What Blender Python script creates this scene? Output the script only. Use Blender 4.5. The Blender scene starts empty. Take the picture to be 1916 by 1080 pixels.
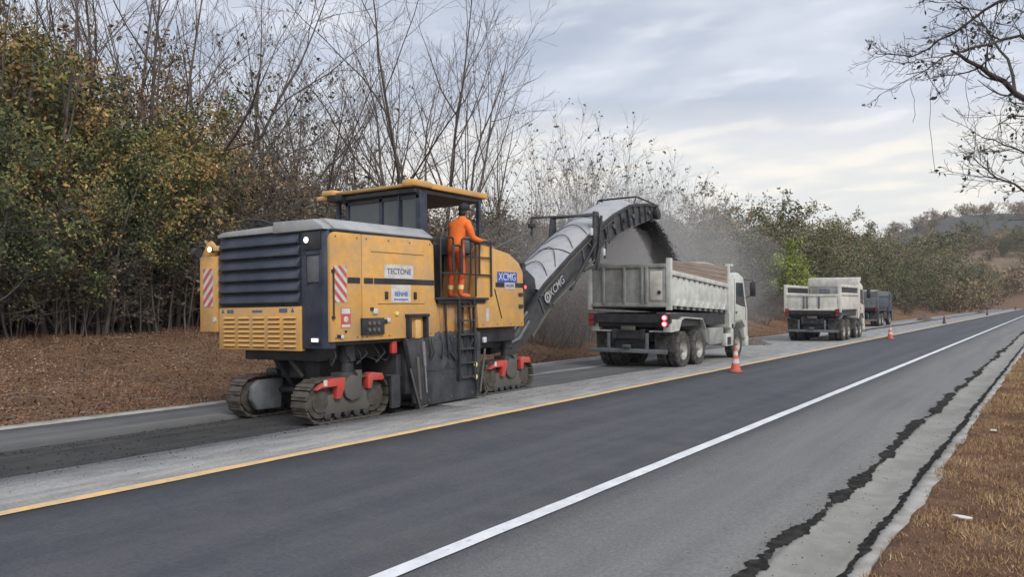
import bpy, bmesh, math, random
import numpy as np
from mathutils import Vector, Matrix, Euler

R = math.radians
scn = bpy.context.scene
COL = scn.collection

# ------------------------------------------------------------------ camera
cam = bpy.data.cameras.new('camera')
cam.sensor_width = 36.0
cam.lens = 36.0 * 1500 / 1916
cam.clip_end = 6000
camo = bpy.data.objects.new('camera', cam)
camo.location = (0, 0, 1.72)
camo.rotation_euler = (R(90) + math.atan(25 / 1500), 0, R(34.268))
COL.objects.link(camo)
scn.camera = camo

# ------------------------------------------------------------------ sun + sky
SUN_TO = Vector((0.85, -0.42, 0.80)).normalized()
sl = bpy.data.lights.new('sun', 'SUN')
sl.energy = 1.5
sl.angle = R(28)
sl.color = (1.0, 0.95, 0.88)
so = bpy.data.objects.new('sun', sl)
so.rotation_euler = SUN_TO.to_track_quat('Z', 'Y').to_euler()
so.location = (20, -20, 40)
COL.objects.link(so)

world = bpy.data.worlds.new('World')
scn.world = world
world.use_nodes = True
wn = world.node_tree
for n in list(wn.nodes):
    wn.nodes.remove(n)


def N(nt, t, **kw):
    n = nt.nodes.new(t)
    for k, v in kw.items():
        if k == 'inp':
            for a, b in v.items():
                n.inputs[a].default_value = b
        else:
            setattr(n, k, v)
    return n


def math_n(nt, op, a, b=None, c=None, clamp=False):
    n = nt.nodes.new('ShaderNodeMath')
    n.operation = op
    n.use_clamp = clamp
    for i, x in enumerate((a, b, c)):
        if x is None:
            continue
        if hasattr(x, 'links'):
            nt.links.new(x, n.inputs[i])
        else:
            n.inputs[i].default_value = x
    return n.outputs[0]


def mixc(nt, fac, a, b, blend='MIX'):
    n = nt.nodes.new('ShaderNodeMix')
    n.data_type = 'RGBA'
    n.blend_type = blend
    for s, x in ((n.inputs[0], fac), (n.inputs[6], a), (n.inputs[7], b)):
        if hasattr(x, 'links'):
            nt.links.new(x, s)
        else:
            s.default_value = x if not isinstance(x, tuple) else (*x[:3], 1.0)
    return n.outputs[2]


def smooth(nt, x, lo, hi):
    n = nt.nodes.new('ShaderNodeMapRange')
    n.interpolation_type = 'SMOOTHSTEP'
    nt.links.new(x, n.inputs[0])
    n.inputs[1].default_value = lo
    n.inputs[2].default_value = hi
    return n.outputs[0]


# overcast evening sky: a Nishita dome behind broken stratus, paler towards the horizon
tc = N(wn, 'ShaderNodeTexCoord')
sep = N(wn, 'ShaderNodeSeparateXYZ')
wn.links.new(tc.outputs['Generated'], sep.inputs[0])
zc = math_n(wn, 'MAXIMUM', sep.outputs[2], 0.0)
den = math_n(wn, 'ADD', zc, 0.16)
cx = math_n(wn, 'DIVIDE', sep.outputs[0], den)
cy = math_n(wn, 'DIVIDE', sep.outputs[1], den)
cmb = N(wn, 'ShaderNodeCombineXYZ')
wn.links.new(cx, cmb.inputs[0])
wn.links.new(cy, cmb.inputs[1])
wmap = N(wn, 'ShaderNodeMapping')
wmap.inputs['Rotation'].default_value = (0, 0, R(-22))
wmap.inputs['Scale'].default_value = (0.95, 1.55, 1)
wmap.inputs['Location'].default_value = (0.6, 0.2, 0)
wn.links.new(cmb.outputs[0], wmap.inputs[0])
n1 = N(wn, 'ShaderNodeTexNoise', inp={'Scale': 1.25, 'Detail': 5.0, 'Roughness': 0.5, 'Distortion': 0.15})
n2 = N(wn, 'ShaderNodeTexNoise', inp={'Scale': 3.0, 'Detail': 5.0, 'Roughness': 0.5, 'Distortion': 0.1})
wn.links.new(wmap.outputs[0], n1.inputs['Vector'])
wn.links.new(wmap.outputs[0], n2.inputs['Vector'])
sky = N(wn, 'ShaderNodeTexSky')
sky.sky_type = 'NISHITA'
sky.sun_disc = False
sky.sun_elevation = math.asin(SUN_TO.z)
sky.sun_rotation = math.atan2(SUN_TO.x, SUN_TO.y)
skyd = mixc(wn, 1.0, sky.outputs[0], (0.085, 0.085, 0.085), 'MULTIPLY')
cl = mixc(wn, smooth(wn, n1.outputs[0], 0.36, 0.66), (0.335, 0.375, 0.455), (0.53, 0.555, 0.615))
cl = mixc(wn, math_n(wn, 'MULTIPLY', smooth(wn, n2.outputs[0], 0.50, 0.76), 0.75), cl, (0.68, 0.69, 0.72))
# bright gap under the cloud deck, its edge broken by the same noise
edge = math_n(wn, 'MULTIPLY_ADD', math_n(wn, 'SUBTRACT', n1.outputs[0], 0.5), 0.14, zc)
gap = smooth(wn, edge, 0.245, 0.165)
gapc = mixc(wn, smooth(wn, n2.outputs[0], 0.42, 0.66), (0.60, 0.595, 0.58), (0.73, 0.685, 0.615))
cl = mixc(wn, gap, cl, gapc)
cl = mixc(wn, 0.12, cl, skyd)
# the deck brightens overhead as overcast skies do
cl = mixc(wn, smooth(wn, zc, 0.35, 1.0), cl, mixc(wn, 1.0, cl, (1.5, 1.5, 1.5), 'MULTIPLY'))
bg = N(wn, 'ShaderNodeBackground')
bg.inputs[1].default_value = 1.0
wn.links.new(cl, bg.inputs[0])
wo = N(wn, 'ShaderNodeOutputWorld')
wn.links.new(bg.outputs[0], wo.inputs[0])

scn.view_settings.view_transform = 'Standard'
scn.view_settings.look = 'None'
scn.view_settings.gamma = 1.0
scn.view_settings.exposure = 0.62
scn.view_settings.use_curve_mapping = False
scn.cycles.use_denoising = True
scn.cycles.max_bounces = 6
scn.cycles.diffuse_bounces = 3
scn.cycles.glossy_bounces = 3
scn.cycles.transmission_bounces = 4
scn.cycles.transparent_max_bounces = 8
scn.cycles.volume_bounces = 1


# ------------------------------------------------------------------ tagging
def tag(o, label=None, cat=None, group=None, kind=None):
    if label:
        o['label'] = label
    if cat:
        o['category'] = cat
    if group:
        o['group'] = group
    if kind:
        o['kind'] = kind
    return o


def empty(name, loc=(0, 0, 0), rot=(0, 0, 0), parent=None):
    o = bpy.data.objects.new(name, None)
    o.empty_display_size = 0.2
    COL.objects.link(o)
    o.location = loc
    o.rotation_euler = rot
    o.parent = parent
    return o


def link(name, me, parent=None, loc=None, rot=None):
    o = bpy.data.objects.new(name, me)
    COL.objects.link(o)
    o.parent = parent
    if loc is not None:
        o.location = loc
    if rot is not None:
        o.rotation_euler = rot
    return o


def copy_tree(o, parent=None):
    c = o.copy()
    COL.objects.link(c)
    c.parent = parent
    for ch in o.children:
        copy_tree(ch, c)
    return c


# ------------------------------------------------------------------ materials
MATS = {}


def mat(name, col, rough=0.7, metal=0.0, col2=None, scale=6.0, lo=0.4, hi=0.65, bump=0.0, bscale=60.0,
        stretch=(1, 1, 1), dust=None, dustamt=0.0, dscale=2.5, emit=None, estr=0.0, spec=0.4, fine=0.0, fscale=150.0, wear=None):
    m = bpy.data.materials.new(name)
    m.use_nodes = True
    nt = m.node_tree
    b = nt.nodes['Principled BSDF']
    b.inputs['Roughness'].default_value = rough
    b.inputs['Metallic'].default_value = metal
    b.inputs['Specular IOR Level'].default_value = spec
    tco = N(nt, 'ShaderNodeTexCoord')
    mp = N(nt, 'ShaderNodeMapping')
    mp.inputs['Scale'].default_value = stretch
    nt.links.new(tco.outputs['Object'], mp.inputs[0])
    base = (*col, 1.0)
    out = None
    if col2 is not None:
        nz = N(nt, 'ShaderNodeTexNoise', inp={'Scale': scale, 'Detail': 6.0, 'Roughness': 0.6})
        nt.links.new(mp.outputs[0], nz.inputs['Vector'])
        out = mixc(nt, smooth(nt, nz.outputs[0], lo, hi), col, col2)
    if dust is not None:
        nz = N(nt, 'ShaderNodeTexNoise', inp={'Scale': dscale, 'Detail': 8.0, 'Roughness': 0.68})
        nt.links.new(tco.outputs['Object'], nz.inputs['Vector'])
        f = math_n(nt, 'MULTIPLY', smooth(nt, nz.outputs[0], 0.35, 0.72), dustamt)
        out = mixc(nt, f, out if out is not None else base, dust)
    if fine > 0:
        nz = N(nt, 'ShaderNodeTexNoise', inp={'Scale': fscale, 'Detail': 3.0, 'Roughness': 0.7})
        nt.links.new(tco.outputs['Object'], nz.inputs['Vector'])
        g = math_n(nt, 'MULTIPLY_ADD', math_n(nt, 'SUBTRACT', nz.outputs[0], 0.5), 2.0 * fine, 1.0)
        cc = N(nt, 'ShaderNodeCombineColor')
        for i in range(3):
            nt.links.new(g, cc.inputs[i])
        out = mixc(nt, 1.0, out if out is not None else base, cc.outputs[0], 'MULTIPLY')
    if wear is not None:
        nz = N(nt, 'ShaderNodeTexNoise', inp={'Scale': 16.0, 'Detail': 9.0, 'Roughness': 0.75})
        nt.links.new(tco.outputs['Object'], nz.inputs['Vector'])
        out = mixc(nt, math_n(nt, 'MULTIPLY', smooth(nt, nz.outputs[0], 0.58, 0.66), 0.55), out if out is not None else base, wear)
    if out is not None:
        nt.links.new(out, b.inputs['Base Color'])
    else:
        b.inputs['Base Color'].default_value = base
    if bump > 0:
        nz = N(nt, 'ShaderNodeTexNoise', inp={'Scale': bscale, 'Detail': 4.0, 'Roughness': 0.65})
        nt.links.new(tco.outputs['Object'], nz.inputs['Vector'])
        bp = N(nt, 'ShaderNodeBump', inp={'Strength': bump, 'Distance': 0.02})
        nt.links.new(nz.outputs[0], bp.inputs['Height'])
        nt.links.new(bp.outputs[0], b.inputs['Normal'])
    if emit is not None:
        b.inputs['Emission Color'].default_value = (*emit, 1)
        b.inputs['Emission Strength'].default_value = estr
    MATS[name] = m
    return m


def leafmat(name, stops, rough=0.75):
    """colour of each leaf picked by its own 'tint' value"""
    m = bpy.data.materials.new(name)
    m.use_nodes = True
    nt = m.node_tree
    b = nt.nodes['Principled BSDF']
    b.inputs['Roughness'].default_value = rough
    b.inputs['Specular IOR Level'].default_value = 0.25
    at = N(nt, 'ShaderNodeAttribute')
    at.attribute_name = 'tint'
    oi = N(nt, 'ShaderNodeObjectInfo')
    f = math_n(nt, 'MULTIPLY_ADD', math_n(nt, 'SUBTRACT', oi.outputs['Random'], 0.5), 0.30, at.outputs['Fac'], True)
    rp = N(nt, 'ShaderNodeValToRGB')
    cr = rp.color_ramp
    while len(cr.elements) < len(stops):
        cr.elements.new(0.5)
    for e, (p, c) in zip(cr.elements, stops):
        e.position = p
        e.color = (*c, 1)
    nt.links.new(f, rp.inputs[0])
    nt.links.new(rp.outputs[0], b.inputs['Base Color'])
    MATS[name] = m
    return m


DUST = (0.30, 0.275, 0.245)
mat('yellow_paint', (0.70, 0.375, 0.098), 0.45, col2=(0.62, 0.330, 0.090), scale=2.0, dust=(0.43, 0.30, 0.165), dustamt=0.8, dscale=2.8, bump=0.05, bscale=12, fine=0.16, fscale=9)
mat('yellow_stained', (0.55, 0.27, 0.06), 0.6, col2=(0.22, 0.13, 0.06), scale=5.0, lo=0.42, hi=0.75, stretch=(1, 2.5, 0.5), dust=DUST, dustamt=0.5)
mat('cream_paint', (0.70, 0.42, 0.15), 0.5, dust=DUST, dustamt=0.4, dscale=3)
mat('navy_plastic', (0.024, 0.032, 0.055), 0.45, col2=(0.036, 0.046, 0.072), scale=3.0, dust=(0.10, 0.105, 0.115), dustamt=0.32, dscale=3)
mat('hood_grey', (0.26, 0.28, 0.29), 0.5, col2=(0.36, 0.37, 0.37), scale=2.0, dust=(0.38, 0.36, 0.33), dustamt=0.5, dscale=3)
mat('black_steel', (0.016, 0.018, 0.023), 0.5, col2=(0.030, 0.032, 0.038), scale=3.0, dust=(0.11, 0.10, 0.095), dustamt=0.30, dscale=4)
mat('dark_steel', (0.028, 0.031, 0.038), 0.42, 0.2, col2=(0.052, 0.055, 0.062), scale=4.0, dust=(0.15, 0.145, 0.14), dustamt=0.38, dscale=3)
mat('plate_steel', (0.028, 0.033, 0.044), 0.40, 0.1, col2=(0.050, 0.055, 0.066), scale=2.5, stretch=(1, 1, 0.4), dust=(0.15, 0.145, 0.14), dustamt=0.40, dscale=5)
mat('track_steel', (0.048, 0.043, 0.037), 0.65, 0.1, col2=(0.085, 0.075, 0.063), scale=9.0, dust=(0.16, 0.135, 0.11), dustamt=0.4, dscale=6, bump=0.2)
mat('grey_steel', (0.095, 0.095, 0.085), 0.6, col2=(0.06, 0.06, 0.054), scale=5.0, dust=(0.20, 0.18, 0.155), dustamt=0.5)
mat('chrome_rod', (0.45, 0.46, 0.48), 0.25, 0.8)
mat('red_paint', (0.56, 0.055, 0.045), 0.45, col2=(0.42, 0.05, 0.04), scale=5, dust=(0.42, 0.2, 0.16), dustamt=0.35)
mat('red_decal', (0.52, 0.075, 0.07), 0.55, dust=DUST, dustamt=0.5, dscale=6)
mat('white_decal', (0.64, 0.62, 0.59), 0.55, dust=DUST, dustamt=0.6, dscale=6)
mat('blue_decal', (0.03, 0.10, 0.42), 0.5)
mat('ink', (0.10, 0.13, 0.22), 0.6)
mat('groove', (0.20, 0.10, 0.03), 0.7)
mat('rubber', (0.022, 0.022, 0.024), 0.85, col2=(0.05, 0.048, 0.045), scale=8.0, dust=(0.18, 0.17, 0.155), dustamt=0.55, dscale=7, bump=0.15)
mat('glass_dark', (0.045, 0.058, 0.068), 0.12, spec=0.6, dust=(0.10, 0.10, 0.10), dustamt=0.3)
mat('clear_lens', (0.75, 0.76, 0.78), 0.2, emit=(1, 0.98, 0.95), estr=1.1)
mat('lamp_warm', (0.85, 0.75, 0.55), 0.2, emit=(1, 0.82, 0.55), estr=3.0)
mat('lens_off', (0.55, 0.57, 0.60), 0.15)
mat('tail_red', (0.75, 0.02, 0.03), 0.3, emit=(1, 0.10, 0.12), estr=1.3)
mat('tail_off', (0.28, 0.02, 0.025), 0.35)
mat('tail_hot', (0.9, 0.5, 0.5), 0.3, emit=(1, 0.55, 0.58), estr=2.2)
mat('reflector_yellow', (0.75, 0.70, 0.20), 0.4)
mat('belt_cover', (0.34, 0.35, 0.37), 0.6, col2=(0.27, 0.28, 0.30), scale=2.5, dust=(0.40, 0.38, 0.36), dustamt=0.6, dscale=3)
mat('truck_white', (0.62, 0.64, 0.61), 0.45, col2=(0.50, 0.52, 0.48), scale=2.6, stretch=(1, 1, 0.35), dust=(0.31, 0.285, 0.24), dustamt=0.62, dscale=3.0, bump=0.03, bscale=10)
mat('truck_dusty', (0.34, 0.35, 0.33), 0.6, col2=(0.21, 0.215, 0.205), scale=2.4, stretch=(1, 1, 0.35), dust=(0.15, 0.145, 0.135), dustamt=0.7, dscale=3)
mat('truck_ivory', (0.66, 0.64, 0.58), 0.5, col2=(0.58, 0.56, 0.51), scale=3.0, dust=(0.36, 0.34, 0.30), dustamt=0.5, dscale=3)
mat('truck_blue', (0.020, 0.036, 0.062), 0.5, col2=(0.035, 0.055, 0.085), scale=3.0, dust=(0.16, 0.17, 0.18), dustamt=0.5)
mat('truck_grey', (0.13, 0.145, 0.16), 0.6, col2=(0.08, 0.09, 0.105), scale=3.0, dust=(0.2, 0.2, 0.19), dustamt=0.5)
mat('brown_board', (0.245, 0.190, 0.150), 0.85, col2=(0.30, 0.24, 0.20), scale=3.0, stretch=(1, 0.3, 3), bump=0.3, bscale=20)
mat('tarp', (0.36, 0.33, 0.30), 0.8, col2=(0.25, 0.23, 0.2), scale=8)
mat('rim_steel', (0.34, 0.33, 0.31), 0.5, 0.2, dust=DUST, dustamt=0.6)
mat('cloth_orange', (0.86, 0.19, 0.035), 0.85, col2=(0.70, 0.135, 0.03), scale=7.0, lo=0.45, hi=0.75, bump=0.35, bscale=14)
mat('cloth_trouser', (0.74, 0.115, 0.04), 0.85, col2=(0.52, 0.08, 0.035), scale=7.0, lo=0.42, hi=0.72, bump=0.35, bscale=14)
mat('skin', (0.30, 0.155, 0.10), 0.55)
mat('hair_black', (0.018, 0.018, 0.022), 0.7, bump=0.3, bscale=60)
mat('hi_vis', (0.80, 0.66, 0.26), 0.6)
mat('boot_orange', (0.66, 0.13, 0.035), 0.7, dust=DUST, dustamt=0.3)
mat('cone_orange', (0.66, 0.11, 0.06), 0.6, dust=DUST, dustamt=0.5, dscale=8)
mat('cone_white', (0.62, 0.58, 0.56), 0.6, dust=DUST, dustamt=0.4, dscale=8)
mat('cone_base', (0.45, 0.06, 0.045), 0.7, dust=DUST, dustamt=0.4)
mat('cone_dark', (0.10, 0.05, 0.045), 0.8)

# surfaces
mat('asphalt_new', (0.060, 0.064, 0.073), 0.8, col2=(0.082, 0.086, 0.095), scale=1.1, stretch=(1.6, 0.06, 1), dust=(0.105, 0.105, 0.106), dustamt=0.5, dscale=1.6, bump=0.6, bscale=45, fine=0.5, fscale=34, spec=0.25)
mat('asphalt_shoulder', (0.150, 0.152, 0.153), 0.9, col2=(0.185, 0.185, 0.182), scale=1.8, stretch=(1.4, 0.07, 1), dust=(0.185, 0.180, 0.170), dustamt=0.55, dscale=2.0, bump=0.7, bscale=45, fine=0.5, fscale=34, spec=0.2)
mat('asphalt_old', (0.205, 0.205, 0.203), 0.9, col2=(0.310, 0.308, 0.300), scale=2.6, stretch=(1.6, 0.35, 1), dust=(0.33, 0.315, 0.29), dustamt=0.6, dscale=2.2, bump=0.7, bscale=40, fine=0.5, fscale=28, spec=0.2)
mat('asphalt_left', (0.095, 0.097, 0.100), 0.9, col2=(0.135, 0.135, 0.133), scale=1.5, stretch=(2.0, 0.10, 1), dust=(0.175, 0.17, 0.16), dustamt=0.5, dscale=0.9, bump=0.5, bscale=70, fine=0.30, fscale=55, spec=0.2)
mat('asphalt_milled', (0.034, 0.035, 0.036), 0.95, col2=(0.080, 0.079, 0.077), scale=2.6, stretch=(9.0, 0.09, 1), dust=(0.090, 0.087, 0.082), dustamt=0.55, dscale=2.0, bump=0.8, bscale=45, fine=0.40, fscale=38, spec=0.15)
mat('line_yellow', (0.74, 0.47, 0.19), 0.7, col2=(0.66, 0.45, 0.23), scale=7, dust=(0.36, 0.31, 0.23), dustamt=0.55, dscale=3.5, fine=0.15, wear=(0.14, 0.125, 0.105))
mat('line_white', (0.70, 0.71, 0.72), 0.7, col2=(0.60, 0.61, 0.62), scale=5, dust=(0.42, 0.42, 0.41), dustamt=0.35, dscale=4, fine=0.12, wear=(0.16, 0.16, 0.16))
mat('concrete', (0.275, 0.27, 0.245), 0.9, col2=(0.225, 0.22, 0.195), scale=2.2, stretch=(1, 0.4, 1), dust=(0.17, 0.155, 0.13), dustamt=0.5, dscale=4, bump=0.4, bscale=60, fine=0.22, fscale=60)
mat('concrete_pale', (0.36, 0.35, 0.325), 0.9, col2=(0.28, 0.27, 0.245), scale=3.0, dust=(0.20, 0.17, 0.13), dustamt=0.5, dscale=3, bump=0.4, bscale=60, fine=0.2)
mat('black_silt', (0.020, 0.019, 0.018), 0.98, spec=0.1, col2=(0.046, 0.043, 0.039), scale=9, bump=0.8, bscale=70, fine=0.4, fscale=60)
mat('gravel', (0.085, 0.070, 0.060), 0.95, col2=(0.15, 0.125, 0.105), scale=16, bump=0.6, bscale=60, fine=0.4, fscale=50)
mat('crumb', (0.035, 0.035, 0.037), 0.9)
mat('bark_grey', (0.085, 0.068, 0.060), 0.9, col2=(0.135, 0.112, 0.098), scale=6, stretch=(1, 1, 0.3), bump=0.4, bscale=30)
mat('bark_dark', (0.085, 0.072, 0.064), 0.9, col2=(0.14, 0.12, 0.105), scale=6, stretch=(1, 1, 0.3), bump=0.4, bscale=30)
mat('twig', (0.140, 0.116, 0.105), 0.9, col2=(0.195, 0.165, 0.148), scale=1.5)
mat('twig_pale', (0.24, 0.208, 0.188), 0.9, col2=(0.17, 0.145, 0.13), scale=1.5)
mat('twig_dark', (0.062, 0.054, 0.052), 0.9)
leafmat('leaf_mixed', [(0.0, (0.050, 0.066, 0.034)), (0.28, (0.115, 0.140, 0.052)), (0.48, (0.225, 0.215, 0.075)), (0.68, (0.33, 0.220, 0.080)), (0.85, (0.42, 0.24, 0.085)), (1.0, (0.50, 0.33, 0.14))])
leafmat('leaf_brown', [(0.0, (0.090, 0.070, 0.044)), (0.45, (0.190, 0.135, 0.076)), (0.75, (0.255, 0.175, 0.100)), (1.0, (0.32, 0.24, 0.15))])
leafmat('leaf_olive', [(0.0, (0.066, 0.080, 0.045)), (0.5, (0.150, 0.160, 0.078)), (0.8, (0.215, 0.190, 0.105)), (1.0, (0.27, 0.21, 0.13))])
leafmat('leaf_lime', [(0.0, (0.12, 0.16, 0.035)), (0.5, (0.26, 0.31, 0.065)), (1.0, (0.42, 0.44, 0.13))])
leafmat('leaf_dark', [(0.0, (0.040, 0.044, 0.034)), (0.6, (0.078, 0.078, 0.052)), (1.0, (0.13, 0.108, 0.066))])
leafmat('dry_grass', [(0.0, (0.12, 0.072, 0.040)), (0.4, (0.31, 0.185, 0.100)), (0.75, (0.44, 0.295, 0.165)), (0.93, (0.31, 0.27, 0.13)), (1.0, (0.58, 0.45, 0.28))], 0.85)
leafmat('litter', [(0.0, (0.105, 0.058, 0.036)), (0.35, (0.215, 0.118, 0.070)), (0.7, (0.31, 0.190, 0.118)), (1.0, (0.48, 0.37, 0.26))], 0.85)


def ground_material():
    m = bpy.data.materials.new('ground')
    m.use_nodes = True
    nt = m.node_tree
    b = nt.nodes['Principled BSDF']
    b.inputs['Roughness'].default_value = 0.95
    b.inputs['Specular IOR Level'].default_value = 0.15
    t = N(nt, 'ShaderNodeTexCoord')
    a = N(nt, 'ShaderNodeTexNoise', inp={'Scale': 1.3, 'Detail': 8.0, 'Roughness': 0.65})
    c = N(nt, 'ShaderNodeTexNoise', inp={'Scale': 14.0, 'Detail': 5.0, 'Roughness': 0.7})
    d = N(nt, 'ShaderNodeTexNoise', inp={'Scale': 0.035, 'Detail': 5.0, 'Roughness': 0.6})
    for n in (a, c, d):
        nt.links.new(t.outputs['Object'], n.inputs['Vector'])
    x = mixc(nt, smooth(nt, a.outputs[0], 0.35, 0.68), (0.125, 0.070, 0.044), (0.22, 0.135, 0.082))
    x = mixc(nt, smooth(nt, c.outputs[0], 0.42, 0.72), x, (0.26, 0.165, 0.10))
    s = N(nt, 'ShaderNodeSeparateXYZ')
    nt.links.new(t.outputs['Object'], s.inputs[0])
    far = smooth(nt, s.outputs[1], 130.0, 330.0)
    y = mixc(nt, smooth(nt, d.outputs[0], 0.42, 0.62), (0.170, 0.110, 0.082), (0.20, 0.160, 0.105))
    vf = smooth(nt, s.outputs[1], 380.0, 520.0)
    y = mixc(nt, vf, y, mixc(nt, smooth(nt, c.outputs[0], 0.4, 0.6), (0.062, 0.066, 0.062), (0.09, 0.088, 0.08)))
    vr = smooth(nt, s.outputs[0], -2.0, -1.0)
    x = mixc(nt, vr, x, mixc(nt, smooth(nt, a.outputs[0], 0.38, 0.66), (0.15, 0.082, 0.050), (0.25, 0.155, 0.098)))
    x = mixc(nt, far, x, y)
    nt.links.new(x, b.inputs['Base Color'])
    bp = N(nt, 'ShaderNodeBump', inp={'Strength': 1.0, 'Distance': 0.09})
    nt.links.new(c.outputs[0], bp.inputs['Height'])
    nt.links.new(bp.outputs[0], b.inputs['Normal'])
    MATS['ground'] = m


ground_material()


# ------------------------------------------------------------------ mesh helpers
def setmat(me, m):
    for x in (m if isinstance(m, (list, tuple)) else [m]):
        me.materials.append(MATS[x])


class MB:
    """collects shapes into one bmesh"""

    def __init__(self):
        self.bm = bmesh.new()

    def _xf(self, vs, mtx):
        if mtx is not None:
            bmesh.ops.transform(self.bm, matrix=mtx, verts=vs)

    def box(self, lo, hi, bev=0.0, mtx=None, seg=2):
        bm = self.bm
        r = bmesh.ops.create_cube(bm, size=1.0)
        vs = r['verts']
        c = [(a + b) / 2 for a, b in zip(lo, hi)]
        s = [max(abs(b - a), 1e-4) for a, b in zip(lo, hi)]
        for v in vs:
            v.co = Vector((v.co.x * s[0] + c[0], v.co.y * s[1] + c[1], v.co.z * s[2] + c[2]))
        if bev > 0:
            es = list({e for v in vs for e in v.link_edges})
            rr = bmesh.ops.bevel(bm, geom=es, offset=min(bev, min(s) * 0.45), segments=seg, affect='EDGES', profile=0.5)
            vs = list({v for f in rr['faces'] for v in f.verts} | {v for v in vs if v.is_valid})
            vs = self._island(vs)
        self._xf(vs, mtx)
        return self

    def _island(self, vs):
        seen = set(vs)
        st = list(vs)
        while st:
            v = st.pop()
            for e in v.link_edges:
                w = e.other_vert(v)
                if w not in seen:
                    seen.add(w)
                    st.append(w)
        return list(seen)

    def prism(self, pts, axis, a, b, bev=0.0, mtx=None):
        """polygon pts in the plane across axis, extruded from a to b.  axis x: pts=(y,z); y: (x,z); z: (x,y)"""
        bm = self.bm

        def P(p, t):
            return Vector((t, p[0], p[1])) if axis == 'x' else Vector((p[0], t, p[1])) if axis == 'y' else Vector((p[0], p[1], t))
        A = [bm.verts.new(P(p, a)) for p in pts]
        B = [bm.verts.new(P(p, b)) for p in pts]
        fs = [bm.faces.new(A), bm.faces.new(list(reversed(B)))]
        n = len(pts)
        for i in range(n):
            fs.append(bm.faces.new((A[(i + 1) % n], A[i], B[i], B[(i + 1) % n])))
        bmesh.ops.recalc_face_normals(bm, faces=fs)
        vs = A + B
        if bev > 0:
            es = list({e for f in fs for e in f.edges})
            bmesh.ops.bevel(bm, geom=es, offset=bev, segments=2, affect='EDGES', profile=0.5)
            vs = self._island([v for v in vs if v.is_valid] or [])
        self._xf(vs, mtx)
        return self

    def cyl(self, p, q, r, n=12, r2=None, cap=True):
        bm = self.bm
        p, q = Vector(p), Vector(q)
        d = (q - p)
        L = d.length
        mt = Matrix.Translation((p + q) / 2) @ d.to_track_quat('Z', 'Y').to_matrix().to_4x4()
        bmesh.ops.create_cone(bm, cap_ends=cap, segments=n, radius1=r, radius2=r if r2 is None else r2, depth=L, matrix=mt)
        return self

    def tube(self, pts, r, n=8):
        pts = [Vector(p) for p in pts]
        bm = self.bm
        rings = []
        for i, p in enumerate(pts):
            t = (pts[min(i + 1, len(pts) - 1)] - pts[max(i - 1, 0)]).normalized()
            u = t.orthogonal().normalized() if i == 0 else (u0 - t * u0.dot(t)).normalized()
            u0 = u
            w = t.cross(u)
            rings.append([bm.verts.new(p + (u * math.cos(2 * math.pi * k / n) + w * math.sin(2 * math.pi * k / n)) * r) for k in range(n)])
        for a, b in zip(rings, rings[1:]):
            for k in range(n):
                bm.faces.new((a[k], a[(k + 1) % n], b[(k + 1) % n], b[k]))
        bm.faces.new(list(reversed(rings[0])))
        bm.faces.new(rings[-1])
        return self

    def lathe(self, prof, center, axis='z', n=24, caps=True):
        """prof: (radius, height) list"""
        bm = self.bm
        cx_, cy_, cz_ = center
        rings = []
        for r, h in prof:
            ring = []
            for k in range(n):
                a = 2 * math.pi * k / n
                x, y = r * math.cos(a), r * math.sin(a)
                co = (x, y, h) if axis == 'z' else (h, x, y) if axis == 'x' else (y, h, x)
                ring.append(bm.verts.new((cx_ + co[0], cy_ + co[1], cz_ + co[2])))
            rings.append(ring)
        for a, b in zip(rings, rings[1:]):
            for k in range(n):
                bm.faces.new((a[k], a[(k + 1) % n], b[(k + 1) % n], b[k]))
        if caps:
            bm.faces.new(list(reversed(rings[0])))
            bm.faces.new(rings[-1])
        return self

    def quad(self, a, b, c, d):
        bm = self.bm
        bm.faces.new([bm.verts.new(x) for x in (a, b, c, d)])
        return self

    def build(self, name, m, parent=None, smooth_ang=None, loc=None, rot=None):
        me = bpy.data.meshes.new(name)
        bmesh.ops.recalc_face_normals(self.bm, faces=self.bm.faces[:])
        self.bm.to_mesh(me)
        self.bm.free()
        setmat(me, m)
        if smooth_ang:
            me.shade_smooth()
            me.set_sharp_from_angle(angle=R(smooth_ang))
        return link(name, me, parent, loc, rot)


def quads_mesh(name, V, F, mi=None, tint=None, mats=(), smooth_=False):
    V = np.ascontiguousarray(V, dtype=np.float32)
    F = np.ascontiguousarray(F, dtype=np.int32)
    me = bpy.data.meshes.new(name)
    me.vertices.add(len(V))
    me.vertices.foreach_set('co', V.ravel())
    me.loops.add(F.size)
    me.loops.foreach_set('vertex_index', F.ravel())
    me.polygons.add(len(F))
    me.polygons.foreach_set('loop_start', np.arange(0, F.size, F.shape[1], dtype=np.int32))
    if mi is not None:
        me.polygons.foreach_set('material_index', np.ascontiguousarray(mi, dtype=np.int32))
    if smooth_:
        me.polygons.foreach_set('use_smooth', np.ones(len(F), dtype=bool))
    if tint is not None:
        at = me.attributes.new('tint', 'FLOAT', 'POINT')
        at.data.foreach_set('value', np.ascontiguousarray(tint, dtype=np.float32))
    me.update(calc_edges=True)
    setmat(me, list(mats))
    return me


_TXT = {}


def text_mesh(s, size, m, parent, mtx, name='lettering', thick=0.002, ax='CENTER'):
    cu = bpy.data.curves.new('txt', 'FONT')
    cu.body = s
    cu.size = size
    cu.align_x = ax
    cu.align_y = 'CENTER'
    cu.extrude = thick
    cu.offset = size * 0.012
    o = bpy.data.objects.new('txt', cu)
    COL.objects.link(o)
    bpy.context.view_layer.update()
    dg = bpy.context.evaluated_depsgraph_get()
    me = bpy.data.meshes.new_from_object(o.evaluated_get(dg))
    bpy.data.objects.remove(o)
    me.materials.clear()
    setmat(me, m)
    t = link(name, me, parent)
    t.matrix_local = mtx
    return t


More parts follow.
